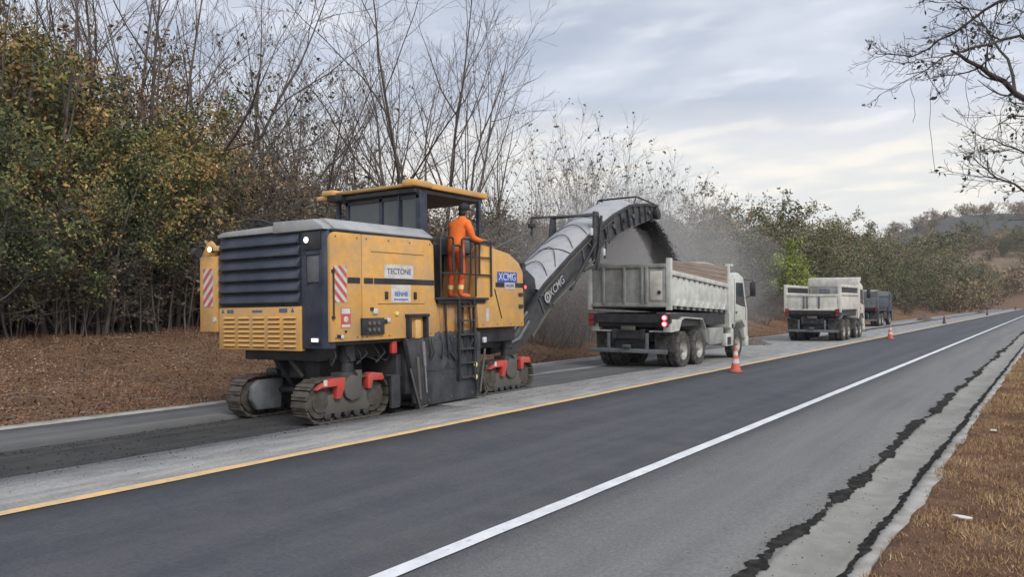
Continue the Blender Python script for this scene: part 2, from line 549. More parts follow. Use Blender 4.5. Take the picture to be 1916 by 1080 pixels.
SIDE_R = Matrix(((0, 0, 1, 0), (1, 0, 0, 0), (0, 1, 0, 0), (0, 0, 0, 1)))   # text read from +X
REAR = Matrix(((1, 0, 0, 0), (0, 0, -1, 0), (0, 1, 0, 0), (0, 0, 0, 1)))    # text read from -Y


def at_m(x, y, z, base):
    return Matrix.Translation((x, y, z)) @ base

# ------------------------------------------------------------------ land
rng = np.random.default_rng(7)
XC = -7.07                     # crown of the road, under the yellow line


def camber(x):
    return -0.02 * np.abs(np.asarray(x, dtype=float) - XC)


def vnoise(x, y, s, seed=0):
    """cheap smooth value noise"""
    x = np.asarray(x, dtype=float) / s
    y = np.asarray(y, dtype=float) / s
    xi, yi = np.floor(x).astype(np.int64), np.floor(y).astype(np.int64)
    xf, yf = x - xi, y - yi
    xf, yf = xf * xf * (3 - 2 * xf), yf * yf * (3 - 2 * yf)

    def h(a, b):
        v = np.sin(a * 127.1 + b * 311.7 + seed * 74.7) * 43758.5453
        return v - np.floor(v)
    return (h(xi, yi) * (1 - xf) + h(xi + 1, yi) * xf) * (1 - yf) + (h(xi, yi + 1) * (1 - xf) + h(xi + 1, yi + 1) * xf) * yf


def sstep(a, b, x):
    t = np.clip((np.asarray(x, dtype=float) - a) / (b - a), 0, 1)
    return t * t * (3 - 2 * t)


def land_z(x, y):
    x = np.asarray(x, dtype=float)
    y = np.asarray(y, dtype=float)
    z = np.where((x > -12.9) & (x < -1.10), camber(x) - 0.20, 0.0)
    lb = x <= -12.9
    # left bank and the slope behind the trees
    zl = -0.14 + 1.08 * sstep(-13.0, -20.5, x) + 0.035 * np.clip(-x - 21, 0, 60)
    zl = zl + (vnoise(x, y, 1.7, 1) - 0.5) * 0.22 * sstep(-13.4, -15.0, x) + (vnoise(x, y, 0.6, 2) - 0.5) * 0.07 * sstep(-13.2, -14, x)
    zr = -0.085 + (vnoise(x, y, 0.9, 3) - 0.5) * 0.07 * sstep(-1.05, -0.4, x) + (vnoise(x, y, 4.0, 4) - 0.5) * 0.12 * sstep(-0.5, 2, x) + 0.02 * np.clip(x - 1, 0, 30)
    z = np.where(lb, zl, z)
    z = np.where(x >= -1.10, zr, z)
    # hills far ahead
    hill = 52 * np.exp(-(((x + 20) / 150) ** 2 + ((y - 640) / 130) ** 2))
    hill = hill + 19 * np.exp(-(((x + 14) / 60) ** 2 + ((y - 330) / 75) ** 2))
    hill = hill + 45 * np.exp(-(((x + 460) / 240) ** 2 + ((y - 560) / 200) ** 2))
    hill = hill + 40 * np.exp(-(((x - 330) / 240) ** 2 + ((y - 700) / 220) ** 2))
    hill = hill + 10 * np.exp(-(((x + 72) / 30) ** 2 + ((y - 150) / 75) ** 2))
    hill = hill * (0.92 + 0.16 * vnoise(x, y, 60, 5)) + sstep(150, 400, y) * (vnoise(x, y, 25, 6) - 0.5) * 2.0
    keep = sstep(-14, -24, x) + sstep(2, 14, x) + sstep(215, 300, y)
    return z + hill * np.clip(keep, 0, 1)


def axis_pts(segs):
    out = []
    for a, b, st in segs:
        out += list(np.arange(a, b, st))
    out.append(segs[-1][1])
    return np.array(out)


gx = axis_pts([(-2500, -500, 400), (-500, -120, 20), (-120, -40, 4), (-40, -21, 1.0), (-21, -13.2, 0.28), (-13.2, -12.75, 0.15), (-12.75, -1.15, 1.45), (-1.15, -1.05, 0.1), (-1.05, 1.6, 0.11), (1.6, 12, 0.8), (12, 120, 12), (120, 500, 30), (500, 2500, 400)])
gy = axis_pts([(-1500, -40, 200), (-40, 0, 4), (0, 14, 0.30), (14, 40, 0.6), (40, 120, 2.5), (120, 800, 9), (800, 3000, 300)])
GX, GY = np.meshgrid(gx, gy)
GZ = land_z(GX, GY)
V = np.stack([GX, GY, GZ], -1).reshape(-1, 3)
nx, ny = len(gx), len(gy)
idx = np.arange(nx * ny).reshape(ny, nx)
F = np.stack([idx[:-1, :-1], idx[:-1, 1:], idx[1:, 1:], idx[1:, :-1]], -1).reshape(-1, 4)
g = link('ground', quads_mesh('ground', V, F, mats=['ground'], smooth_=True))
tag(g, 'dry brown earth banks and far hills either side of the road', 'ground', kind='structure')

Y0, Y1 = -14.0, 420.0
ys_near = list(np.arange(Y0, 40, 0.25)) + list(np.arange(40, 120, 1.0)) + list(np.arange(120, Y1 + 1, 10))


def strip(name, xl, xr, dz, m, label=None, cat=None, ya=Y0, yb=Y1, nl=0.0, nr=0.0, sl_=0.35, kind='structure', cols=3, parent=None, zfun=None, thick=0.0, seed=0, step=None):
    """long sheet between xl and xr following the camber; nl/nr: ragged edge amplitude"""
    ys = np.array([y for y in ys_near if ya <= y <= yb]) if step is None else np.arange(ya, yb, step)
    ys = np.unique(np.concatenate([[ya], ys, [yb]]))
    n = len(ys)

    def rag(amp, sd):
        if amp == 0:
            return np.zeros(n)
        return amp * ((vnoise(ys, ys * 0 + sd, sl_, sd) - 0.5) * 1.1 + (vnoise(ys, ys * 0 + sd, sl_ * 5, sd + 3) - 0.5) * 1.2)
    a = (xl(ys) if callable(xl) else xl) + rag(nl, 11 + seed)
    b = (xr(ys) if callable(xr) else xr) + rag(nr, 23 + seed)
    T = np.linspace(0, 1, cols)
    XX = a[:, None] * (1 - T) + b[:, None] * T
    YY = np.repeat(ys[:, None], cols, 1)
    ZZ = (zfun(XX, YY) if zfun else camber(XX)) + dz
    Vv = np.stack([XX, YY, ZZ], -1).reshape(-1, 3)
    ii = np.arange(n * cols).reshape(n, cols)
    Ff = np.stack([ii[:-1, :-1], ii[:-1, 1:], ii[1:, 1:], ii[1:, :-1]], -1).reshape(-1, 4)
    if thick > 0:   # side walls down
        k = len(Vv)
        Vb = Vv.copy()
        Vb[:, 2] -= thick
        Vv = np.concatenate([Vv, Vb])
        jj = ii + k
        Ff = np.concatenate([Ff,
                             np.stack([ii[:-1, 0], ii[1:, 0], jj[1:, 0], jj[:-1, 0]], -1),
                             np.stack([ii[1:, -1], ii[:-1, -1], jj[:-1, -1], jj[1:, -1]], -1),
                             np.stack([ii[0, :-1], jj[0, :-1], jj[0, 1:], ii[0, 1:]], -1),
                             np.stack([ii[-1, 1:], jj[-1, 1:], jj[-1, :-1], ii[-1, :-1]], -1)])
    o = link(name, quads_mesh(name, Vv, Ff, mats=[m]), parent)
    if label:
        tag(o, label, cat, kind=kind)
    return o


CUT_Y = 10.6          # where the drum is working; behind it the lane is milled
strip('milled_lane', -10.75, -8.66, -0.055, 'asphalt_milled', 'dark freshly milled trench in the old asphalt behind the machine', 'road', yb=CUT_Y, cols=8)
strip('old_left_lane', -12.45, -7.12, 0.0, 'asphalt_old', 'pale dusty old asphalt lane ahead of the milling machine', 'road', ya=CUT_Y, cols=8, thick=0.08)
strip('unmilled_strip', -8.68, -7.12, 0.0, 'asphalt_old', 'pale unmilled asphalt strip beside the yellow line', 'road', yb=CUT_Y, cols=3, nl=0.05, thick=0.08)
strip('left_shoulder', -12.45, -10.74, 0.0, 'asphalt_left', 'grey left shoulder between milled trench and concrete edge', 'road', yb=CUT_Y, cols=4, nr=0.06, thick=0.08, seed=3)
strip('new_lane', -7.13, -3.60, 0.002, 'asphalt_new', 'smooth dark new asphalt lane between yellow and white lines', 'road', cols=6, thick=0.08)
strip('right_shoulder', -3.61, -1.70, 0.0, 'asphalt_shoulder', 'grey right shoulder outside the white edge line', 'road', cols=4, nr=0.02, thick=0.08, seed=5)
strip('yellow_line', -7.16, -7.01, 0.007, 'line_yellow', 'continuous yellow centre line', 'road marking', nl=0.012, nr=0.012, sl_=0.2)
strip('white_line', -3.70, -3.56, 0.007, 'line_white', 'continuous white edge line along the right shoulder', 'road marking', nl=0.006, nr=0.006, sl_=0.2, seed=9)
strip('grey_wheel_path', -11.9, -10.8, 0.004, 'asphalt_left', 'darker worn wheel path on the old asphalt ahead', 'road', ya=CUT_Y + 1.0, yb=34, nl=0.25, nr=0.2, sl_=1.5, seed=2)
strip('milled_groove', -10.35, -9.75, 0.004, 'asphalt_milled', 'narrow dark milled groove running ahead of the parked trucks', 'road', ya=44, yb=330, nl=0.12, nr=0.12, sl_=1.2, seed=14)
strip('dark_track', lambda y: -10.5 + 0 * y, lambda y: -8.75 + 0 * y, 0.004, 'asphalt_left', 'dusty dark track mark between the machine and the truck', 'road', ya=CUT_Y + 1.4, yb=21, nl=0.2, nr=0.2, sl_=1.0, seed=8)

# left concrete edging, right gutter and kerb
strip('left_edging', -12.78, -12.44, 0.012, 'concrete_pale', 'pale concrete edging along the foot of the left bank', 'kerb', nl=0.10, nr=0.02, cols=3, thick=0.15, seed=6)


def gutter_z(x, y):
    t = np.clip((x + 1.70) / 0.52, 0, 1)
    return camber(-1.70) - 0.035 * np.sin(t * math.pi) + 0.012 * t


strip('gutter', -1.72, -1.20, 0.0, 'concrete', 'shallow concrete gutter beside the right shoulder', 'gutter', cols=9, zfun=gutter_z, thick=0.05)
strip('kerb_edging', -1.175, -1.03, 0.0, 'concrete_pale', 'pale concrete edging between the gutter and the dry verge', 'kerb', cols=3, zfun=lambda x, y: 0 * x - 0.086 + (vnoise(y, y * 0, 1.0, 4) - 0.5) * 0.012, nr=0.05, sl_=0.4, thick=0.12, seed=7)


def crack_half(y):
    return 0.024 + 0.042 * sstep(0.35, 0.9, vnoise(y, y * 0, 0.8, 31)) * (0.55 + 0.9 * vnoise(y, y * 0, 0.22, 33)) + 0.045 * sstep(0.5, 0.9, vnoise(y, y * 0, 0.5, 35))


def crack_mid(y):
    return -1.715 + 0.09 * (vnoise(y, y * 0, 2.6, 41) - 0.5) + 0.05 * (vnoise(y, y * 0, 0.5, 43) - 0.5)


strip('gutter_crack', lambda y: crack_mid(y) - crack_half(y) * 1.25, lambda y: crack_mid(y) + crack_half(y) * 0.8, 0.006, 'black_silt',
      'jagged black silt filled crack between shoulder and gutter', 'crack', yb=170, nl=0.045, nr=0.03, sl_=0.04, step=0.02, seed=4,
      zfun=lambda x, y: np.where(x < -1.70, camber(x), gutter_z(x, y)), cols=5)
strip('kerb_groove', lambda y: -1.215 - 0.035 * vnoise(y, y * 0, 1.4, 51), lambda y: -1.172 + 0.03 * (vnoise(y, y * 0, 0.8, 53) - 0.2), 0.006, 'black_silt',
      'dark silt filled groove along the kerb edging', 'crack', yb=170, nl=0.045, nr=0.03, sl_=0.05, step=0.03, seed=12,
      zfun=lambda x, y: np.where(x < -1.19, gutter_z(x, y), -0.086 + (vnoise(y, y * 0, 1.0, 4) - 0.5) * 0.012), cols=5)


# ------------------------------------------------------------------ scattered blades, litter and crumbs
def blades(name, P, hgt, wid, tint, m, lean=0.6, flat=0.0):
    n = len(P)
    a = rng.uniform(0, 2 * np.pi, n)
    side = np.stack([np.cos(a), np.sin(a), np.zeros(n)], -1) * (wid[:, None] * 0.5)
    b = rng.uniform(0, 2 * np.pi, n)
    l = rng.uniform(0, lean, n)
    tip = np.stack([np.cos(b) * np.sin(l), np.sin(b) * np.sin(l), np.cos(l)], -1) * hgt[:, None]
    Vv = np.stack([P - side, P + side, P + tip + side * 0.25, P + tip - side * 0.25], 1).reshape(-1, 3)
    Ff = np.arange(n * 4).reshape(n, 4)
    return link(name, quads_mesh(name, Vv, Ff, tint=np.repeat(tint, 4), mats=[m]))


def scatter(x0, x1, y0, y1, n, pw=1.0):
    return rng.uniform(x0, x1, n), y0 + (y1 - y0) * rng.uniform(0, 1, n) ** pw


# right verge: dry mown grass
x, y = scatter(-1.14, 1.6, 3.0, 30, 250000, 1.9)
ok = (x > -1.10 + 0.12 * vnoise(y, y * 0, 0.5, 61)) & (x < 0.5 + 0.05 * y)
x, y = x[ok], y[ok]
clump = vnoise(x, y, 0.28, 62) * 0.55 + vnoise(x, y, 1.1, 63) * 0.45
bare = sstep(0.52, 0.75, vnoise(x, y, 0.75, 68))
ok = rng.uniform(0, 1, len(x)) < (0.2 + 1.1 * clump) * (1 - 0.55 * bare)
x, y, clump = x[ok], y[ok], clump[ok]
P = np.stack([x, y, land_z(x, y) - 0.004], -1)
tt = np.clip(-0.08 + 0.95 * clump + rng.normal(0, 0.20, len(x)), 0, 1)
o = blades('verge_grass', P, rng.uniform(0.015, 0.075, len(x)) * (0.35 + 1.3 * clump ** 1.5), rng.uniform(0.004, 0.009, len(x)) * (1 + 0.05 * y), tt, 'dry_grass', lean=1.45)
tag(o, 'short dry brown grass on the right verge', 'grass', kind='stuff')

# left bank: leaf litter and dead grass
x, y = scatter(-21.5, -12.8, 2.0, 60, 170000, 1.6)
ok = x < -12.85 + 0.25 * vnoise(y, y * 0, 0.8, 64) - 0.1
x, y = x[ok], y[ok]
n = len(x)
z = land_z(x, y)
a = rng.uniform(0, 2 * np.pi, n)
s_ = rng.uniform(0.008, 0.032, n)
tl = rng.normal(0, 0.45, (n, 2))
u_ = np.stack([np.cos(a), np.sin(a), tl[:, 0]], -1) * s_[:, None]
w_ = np.stack([-np.sin(a), np.cos(a), tl[:, 1]], -1) * (s_ * rng.uniform(0.3, 0.7, n))[:, None]
P = np.stack([x, y, z + 0.02], -1)
Vv = np.stack([P - u_, P - w_, P + u_, P + w_], 1).reshape(-1, 3)
patch = vnoise(x, y, 1.3, 65) * 0.6 + vnoise(x, y, 0.4, 66) * 0.4
o = link('leaf_litter', quads_mesh('leaf_litter', Vv, np.arange(n * 4).reshape(n, 4), tint=np.repeat(np.clip(patch * 0.8 + rng.normal(0, 0.2, n), 0, 1), 4), mats=['litter']))
tag(o, 'fallen brown leaves covering the left bank', 'leaf litter', kind='stuff')
x, y = scatter(-21.5, -12.9, 2.0, 70, 90000, 1.6)
cl_ = vnoise(x, y, 0.9, 67)
ok = rng.uniform(0, 1, len(x)) < sstep(0.25, 0.7, cl_)
x, y, cl_ = x[ok], y[ok], cl_[ok]
P = np.stack([x, y, land_z(x, y) - 0.01], -1)
o = blades('bank_grass', P, rng.uniform(0.04, 0.20, len(x)), rng.uniform(0.004, 0.010, len(x)), np.clip(0.1 + 0.5 * cl_ + rng.normal(0, 0.2, len(x)), 0, 1), 'litter', lean=1.2)
tag(o, 'wisps of dead grass on the left bank', 'grass', kind='stuff')


def rocks(name, P, s, m, parent=None):
    """irregular stones as squashed octahedra quads"""
    n = len(P)
    base = np.array([[1, 0, 0], [0, 1, 0], [-1, 0, 0], [0, -1, 0], [0, 0, 1], [0, 0, -0.6]], dtype=float)
    Vv = base[None] * s[:, None, None] * rng.uniform(0.55, 1.3, (n, 6, 1))
    a = rng.uniform(0, 2 * np.pi, n)
    ca, sa = np.cos(a)[:, None], np.sin(a)[:, None]
    X = Vv[..., 0] * ca - Vv[..., 1] * sa
    Yy = Vv[..., 0] * sa + Vv[..., 1] * ca
    Vv = np.stack([X, Yy, Vv[..., 2] * 0.8], -1) + P[:, None, :]
    f = np.array([[0, 1, 4], [1, 2, 4], [2, 3, 4], [3, 0, 4], [1, 0, 5], [2, 1, 5], [3, 2, 5], [0, 3, 5]])
    Ff = (np.arange(n)[:, None, None] * 6 + f[None]).reshape(-1, 3)
    return link(name, quads_mesh(name, Vv.reshape(-1, 3), Ff, mats=[m]), parent)


x, y = scatter(-10.8, -8.45, -2, CUT_Y, 5000)
e = rng.uniform(0, 1, len(x)) < 0.18 + 0.8 * np.exp(-((x + 8.75) / 0.12) ** 2) + 0.7 * np.exp(-((x + 10.6) / 0.18) ** 2)
x, y = x[e], y[e]
zz = camber(x) + np.where(x > -8.66, 0.004, -0.05)
o = rocks('milled_crumbs', np.stack([x, y, zz], -1), rng.uniform(0.004, 0.017, len(x)), 'crumb')
tag(o, 'loose dark asphalt crumbs left in the milled trench', 'gravel', kind='stuff')
x, y = scatter(-9.0, -6.9, 2, 26, 900)
x = -8.7 + np.abs(rng.normal(0, 0.55, len(x)))
o = rocks('spilled_millings', np.stack([x, y, camber(x) + 0.010], -1), rng.uniform(0.003, 0.011, len(x)), 'gravel')
tag(o, 'scattered millings spilled on the pale strip by the yellow line', 'gravel', kind='stuff')
x, y = scatter(-1.9, -1.1, 3.5, 16, 700)
x = np.where(rng.uniform(0, 1, len(x)) < 0.65, crack_mid(y) - np.abs(rng.normal(0, 0.10, len(x))) + 0.04, x)
o = rocks('gutter_grit', np.stack([x, y, np.where(x < -1.7, camber(x), gutter_z(x, y)) + 0.004], -1), rng.uniform(0.002, 0.008, len(x)), 'crumb')
tag(o, 'scattered dark grit in the gutter', 'gravel', kind='stuff')


def heap(name, x, y, rx, ry, h, label, m='gravel', sd=0, z=None):
    n = 26
    vs, fs = [], []
    for i in range(n + 1):
        for j in range(n + 1):
            u, v = i / n * 2 - 1, j / n * 2 - 1
            r = math.hypot(u, v)
            hh = max(0, 1 - r ** 1.3) * (0.75 + 0.5 * float(vnoise(u + sd, v, 0.35, sd))) * h + (float(vnoise(u, v + sd, 0.09, sd + 2)) - 0.5) * 0.16 * h * (r < 0.9)
            px, py = x + u * rx * (0.85 + 0.3 * float(vnoise(v, sd, 0.4, 8))), y + v * ry
            vs.append((px, py, float(camber(px)) - 0.02 + max(hh, -0.01)) if z is None else (px, py, z + hh))
    for i in range(n):
        for j in range(n):
            a = i * (n + 1) + j
            fs.append((a, a + 1, a + n + 2, a + n + 1))
    V_ = np.array(vs)
    me = quads_mesh(name, V_, np.array(fs), mats=[m])
    r_ = empty(name, (0, 0, 0))
    link('mound', me, r_)
    k = rng.choice(len(V_), 170)
    ls = rocks('loose_stones', V_[k] + rng.normal(0, 0.04, (170, 3)) * [1, 1, 0.2], rng.uniform(0.012, 0.04, 170), m, r_)
    ls['kind'] = 'stuff'
    tag(r_, label, 'rubble heap', 'heaps of milled asphalt along the lane')
    return r_


heap('rubble_heap', -10.6, 33.6, 0.75, 0.9, 0.24, 'heap of dark milled asphalt on the lane behind the second truck', sd=1)
heap('rubble_heap', -9.9, 51.0, 0.55, 0.8, 0.30, 'small dark rubble heap behind the second traffic cone', sd=2)
heap('rubble_heap', -10.6, 86.0, 0.8, 1.4, 0.50, 'brown rubble heap farther along beside the groove, middle of three on the far lane', sd=3)
heap('rubble_heap', -10.3, 150.0, 0.8, 1.6, 0.45, 'farthest dark rubble heap near the bend of the road', sd=4)

for (x, y, s, a, lb) in ((-0.66, 7.52, 0.055, 0.3, 'small white scrap of litter on the near dry verge'), (-0.75, 12.9, 0.06, 1.2, 'pale scrap lying on the verge farther along the kerb')):
    b = MB()
    pts = [(s * 1.6 * math.cos(t) * (0.8 + 0.3 * math.sin(3 * t)), s * 0.55 * math.sin(t)) for t in np.linspace(0, 2 * math.pi, 10)[:-1]]
    b.prism(pts, 'z', 0, 0.012, bev=0.003)
    o = b.build('litter_scrap', 'white_decal', loc=(x, y, float(land_z(x, y)) + 0.03), rot=(0.15, 0.1, a))
    tag(o, lb, 'litter')

x, y = scatter(-1.0, 1.2, 3.5, 22, 500, 1.5)
o = rocks('verge_pebbles', np.stack([x, y, land_z(x, y) + 0.004], -1), rng.uniform(0.004, 0.014, len(x)), 'gravel')
tag(o, 'small stones and clods scattered over the right verge', 'gravel', kind='stuff')
x, y = scatter(-20.5, -13.2, 3.0, 40, 700, 1.4)
VV_, FF_, k0 = [], [], 0
for px_, py_ in zip(x, y):
    a_ = rng.uniform(0, 6.28)
    l_ = rng.uniform(0.1, 0.5)
    z_ = float(land_z(px_, py_)) + 0.03
    d_ = np.array([math.cos(a_), math.sin(a_), rng.normal(0, 0.18)]) * l_
    s1 = np.array([-math.sin(a_), math.cos(a_), 0.0]) * 0.006
    s2 = np.array([0, 0, 0.008])
    p_ = np.array([px_, py_, z_])
    VV_ += [p_ - s1, p_ + s1, p_ + s2, p_ + d_ - s1, p_ + d_ + s1, p_ + d_ + s2]
    FF_ += [[k0, k0 + 1, k0 + 4, k0 + 3], [k0 + 1, k0 + 2, k0 + 5, k0 + 4], [k0 + 2, k0, k0 + 3, k0 + 5]]
    k0 += 6
o = link('fallen_sticks', quads_mesh('fallen_sticks', np.array(VV_), np.array(FF_), mats=['twig_pale']))
tag(o, 'thin dead sticks lying on the left bank', 'sticks', kind='stuff')

# ------------------------------------------------------------------ milling machine
MM = empty('milling_machine', (-9.98, 8.12, -0.11), (0, R(-1.0), 0))
tag(MM, 'large yellow and black tracked road milling machine cutting the old lane', 'milling machine')


def rbox(name, m, lo, hi, bev=0.01, parent=MM, ang=40):
    return MB().box(lo, hi, bev).build(name, m, parent, ang)


def arc(cx_, cz_, r, a0, a1, n=6):
    return [(cx_ + r * math.cos(R(a0 + (a1 - a0) * i / n)), cz_ + r * math.sin(R(a0 + (a1 - a0) * i / n))) for i in range(n + 1)]


# core and chassis
rbox('engine_bay', 'black_steel', (-1.18, 0.06, 1.16), (1.20, 2.32, 2.86), 0.02)
MB().box((-0.85, 0.15, 0.92), (0.85, 5.2, 1.22), 0.02).box((-1.1, 3.3, 1.05), (1.1, 5.05, 1.34), 0.02).build('chassis', 'black_steel', MM, 40)
# rear face
rbox('rear_panel', 'navy_plastic', (-1.25, 0.0, 1.74), (0.72, 0.10, 2.88), 0.02)
slat_me = None
for k in range(6):
    z = 1.79 + k * 0.178
    if slat_me is None:
        o = MB().prism([(0.02, 0.172), (-0.020, 0.165), (-0.075, 0.045), (-0.075, 0.018), (0.02, 0.0)], 'x', -1.22, 0.66, 0.006).build('slat', 'navy_plastic', MM, 40)
        slat_me = o.data
        o.location = (0, 0, z)
    else:
        link('slat', slat_me, MM, (0, 0, z))
cc = MB()
cc.prism([(0.72, -0.03), (1.16, -0.03), (1.235, 0.03), (1.235, 0.16), (0.72, 0.16)], 'z', 1.12, 2.86, 0.012)
corner = cc.build('corner_column', 'navy_plastic', MM, 40)
rbox('lamp_recess', 'black_steel', (0.76, -0.05, 2.58), (1.14, -0.028, 2.84), 0.008)
rbox('vent_window', 'truck_grey', (0.86, -0.055, 2.10), (1.14, -0.028, 2.50), 0.012)
MB().box((0.84, -0.07, 2.07), (0.86, -0.028, 2.53)).box((1.14, -0.07, 2.07), (1.16, -0.028, 2.53)).box((0.84, -0.07, 2.505), (1.16, -0.028, 2.525)).build('vent_frame', 'navy_plastic', MM)


def lamp(x, y, z, r, m, d=(0, -1, 0), name='work_lamp'):
    d = Vector(d)
    p = Vector((x, y, z))
    o = MB().cyl(p - d * 0.07, p, r * 1.15, 14).build(name, 'black_steel', MM, 40)
    MB().cyl(p, p + d * 0.012, r, 14).build('lens', m, o, 40)
    return o


lamp(0.86, -0.06, 2.73, 0.045, 'clear_lens')
w = rbox('tail_lamp', 'black_steel', (0.92, -0.05, 1.19), (1.12, -0.02, 1.30), 0.008)
rbox('lens', 'clear_lens', (0.95, -0.062, 1.225), (1.09, -0.05, 1.275), 0.005, parent=w)
# yellow rear grille
gr = rbox('rear_grille', 'yellow_paint', (-1.24, -0.05, 1.08), (0.71, 0.05, 1.75), 0.015)
lv = None
for cxk in range(5):
    for rk in range(7):
        x = -1.10 + cxk * 0.36
        z = 1.14 + rk * 0.072
        if lv is None:
            o = MB().prism([(0.01, 0.030), (-0.004, 0.028), (-0.022, 0.004), (-0.022, 0.0), (0.01, -0.006)], 'x', 0, 0.27).build('louver', 'yellow_paint', gr)
            lv = o.data
            sm = MB().box((0.005, -0.0035, -0.020), (0.265, 0.005, -0.006)).build('slot', 'groove', gr).data
            o.location = (x, -0.05, z)
            gr.children[-1].location = (x, -0.05, z)
        else:
            link('louver', lv, gr, (x, -0.05, z))
            link('slot', sm, gr, (x, -0.05, z))
MB().box((-1.02, -0.056, 1.665), (-0.86, -0.05, 1.72)).box((-0.40, -0.056, 1.672), (-0.16, -0.05, 1.705)).box((0.24, -0.056, 1.665), (0.42, -0.05, 1.725)).build('decal', 'ink', gr)
for x in (-1.13, 0.54):
    MB().prism([(x - 0.035, 1.67), (x + 0.035, 1.67), (x, 1.735)], 'y', -0.056, -0.05).build('warning_triangle', 'ink', gr)
# grey hood
hd = MB()
hd.prism([(-1.27, 2.885), (0.12, 2.885), (0.12, 2.99), (-1.12, 2.97), (-1.25, 2.93)], 'y', -0.06, 2.3, 0.012)
hd.prism([(0.13, 2.875), (1.285, 2.875), (1.285, 2.905), (1.06, 3.055), (0.13, 3.07)], 'y', 0.10, 2.34, 0.015)
hd.prism([(0.11, 2.87), (1.24, 2.87), (1.20, 2.93), (1.0, 3.03), (0.13, 3.045)], 'y', -0.07, 0.11, 0.015)
hood = hd.build('hood', 'hood_grey', MM, 35)
MB().box((1.18, 0.05, 2.845), (1.275, 2.33, 2.88), 0.008).build('hood_seal', 'black_steel', MM, 40)
MB().tube([(-0.95, 0.3, 2.98), (-0.85, 0.1, 3.08), (-0.6, 0.0, 3.14), (-0.3, 0.05, 3.12), (-0.05, 0.15, 3.02), (0.1, 0.3, 3.02)], 0.018).tube([(-0.8, 0.2, 2.98), (-0.62, 0.05, 3.07), (-0.35, 0.05, 3.06), (-0.2, 0.2, 2.99)], 0.016).cyl((-0.45, 0.1, 2.97), (-0.45, 0.1, 3.13), 0.05).build('hose', 'black_steel', MM, 50)
# yellow flanks
XS = 1.275
pa = [(0.02, 1.22), (0.02, 2.70)] + [(0.12 - 0.10 * math.cos(R(t)), 2.74 + 0.10 * math.sin(R(t))) for t in (0, 30, 60, 90)] + [(0.655, 2.84), (0.655, 1.22)]
pb = [(0.667, 1.22), (0.667, 2.84), (2.27, 2.85), (2.36, 2.76), (2.38, 1.9), (2.44, 1.70), (2.36, 1.22)]
side = MB().prism(pa, 'x', 1.19, XS, 0.010).build('side_panel', 'yellow_paint', MM, 40)
side2 = MB().prism(pb, 'x', 1.19, XS, 0.010).build('side_panel', 'yellow_paint', MM, 40)
for z0, z1, ya, yb in ((2.585, 2.56, 0.86, 2.10), (1.775, 1.775, 1.0, 2.1)):
    MB().box((XS - 0.004, ya, z0 - 0.006), (XS + 0.003, yb, z0 + 0.006)).build('panel_crease', 'groove', side2)
front = MB().prism([(3.62, 1.33), (3.55, 1.9), (3.72, 2.86), (3.97, 2.84), (4.62, 2.74), (4.95, 2.58), (5.10, 2.40), (5.12, 1.33)], 'x', 1.10, XS, 0.015).build('front_panel', 'yellow_paint', MM, 40)
MB().prism([(3.66, 1.35), (3.60, 1.9), (3.76, 2.80), (3.97, 2.80), (4.60, 2.71), (4.92, 2.56), (5.06, 2.40), (5.08, 1.35)], 'x', -1.10, 1.10, 0.02).build('front_body', 'yellow_stained', MM, 40)
MB().cyl((XS + 0.008, 4.12, 2.05), (XS + 0.008, 4.34, 1.50), 0.010, 6).build('panel_stay', 'black_steel', MM)
rbox('lower_panel', 'yellow_stained', (1.02, 2.36, 1.24), (1.20, 3.64, 1.86), 0.01)
MB().prism(pa[:-2] + [(2.3, 2.84), (2.3, 1.22)], 'x', -XS, -1.19, 0.01).build('side_panel', 'yellow_paint', MM, 40)
# flanks: stripe, plates, stickers, fittings
for ya, yb, p in ((0.36, 0.62, side), (0.70, 0.90, side2), (0.92, 2.36, side2), (4.16, 5.11, front)):
    MB().box((XS, ya, 2.085), (XS + 0.004, yb, 2.175)).build('dark_band', 'black_steel', p)
MB().box((XS, 1.15, 2.180), (XS + 0.007, 1.83, 2.40), 0.002).build('name_plate', 'white_decal', side2)
text_mesh('TECTONE', 0.125, 'ink', side2, at_m(XS + 0.009, 1.49, 2.29, SIDE_R))
MB().box((XS, 1.30, 1.80), (XS + 0.007, 1.76, 2.078), 0.002).build('name_plate', 'white_decal', side2)
text_mesh('BENHB', 0.10, 'blue_decal', side2, at_m(XS + 0.009, 1.53, 1.93, SIDE_R))
MB().box((XS, 1.36, 1.835), (XS + 0.009, 1.70, 1.855)).build('plate_rule', 'blue_decal', side2)
for y in (1.19, 1.87):
    rbox('latch', 'black_steel', (XS, y - 0.035, 1.85), (XS + 0.02, y + 0.035, 1.97), 0.008, parent=side2)


def hazard(parent, m0, w, h, n=5, flip=1):
    """red diagonal stripes on a white ground in a local w x h rectangle, normal +z"""
    b = MB().box((0, 0, 0), (w, h, 0.004))
    o = b.build('hazard_board', 'white_decal', parent)
    o.matrix_local = m0
    s = MB()
    pitch = h / n * 1.15
    for k in range(-3, n + 2):
        a = k * pitch
        poly = [(0, a), (w, a + flip * w), (w, a + flip * w + pitch * 0.5), (0, a + pitch * 0.5)]
        # clip to the rectangle
        out = poly
        for lim, keep in ((0, lambda p, l: p[1] >= l), (h, lambda p, l: p[1] <= l)):
            res = []
            for i in range(len(out)):
                p, q = out[i], out[(i + 1) % len(out)]
                if keep(p, lim):
                    res.append(p)
                if keep(p, lim) != keep(q, lim):
                    t = (lim - p[1]) / (q[1] - p[1])
                    res.append((p[0] + (q[0] - p[0]) * t, lim))
            out = res
            if len(out) < 3:
                break
        if len(out) >= 3:
            s.prism(out, 'z', 0.004, 0.006)
    s.build('hazard_stripe', 'red_decal', o)
    return o


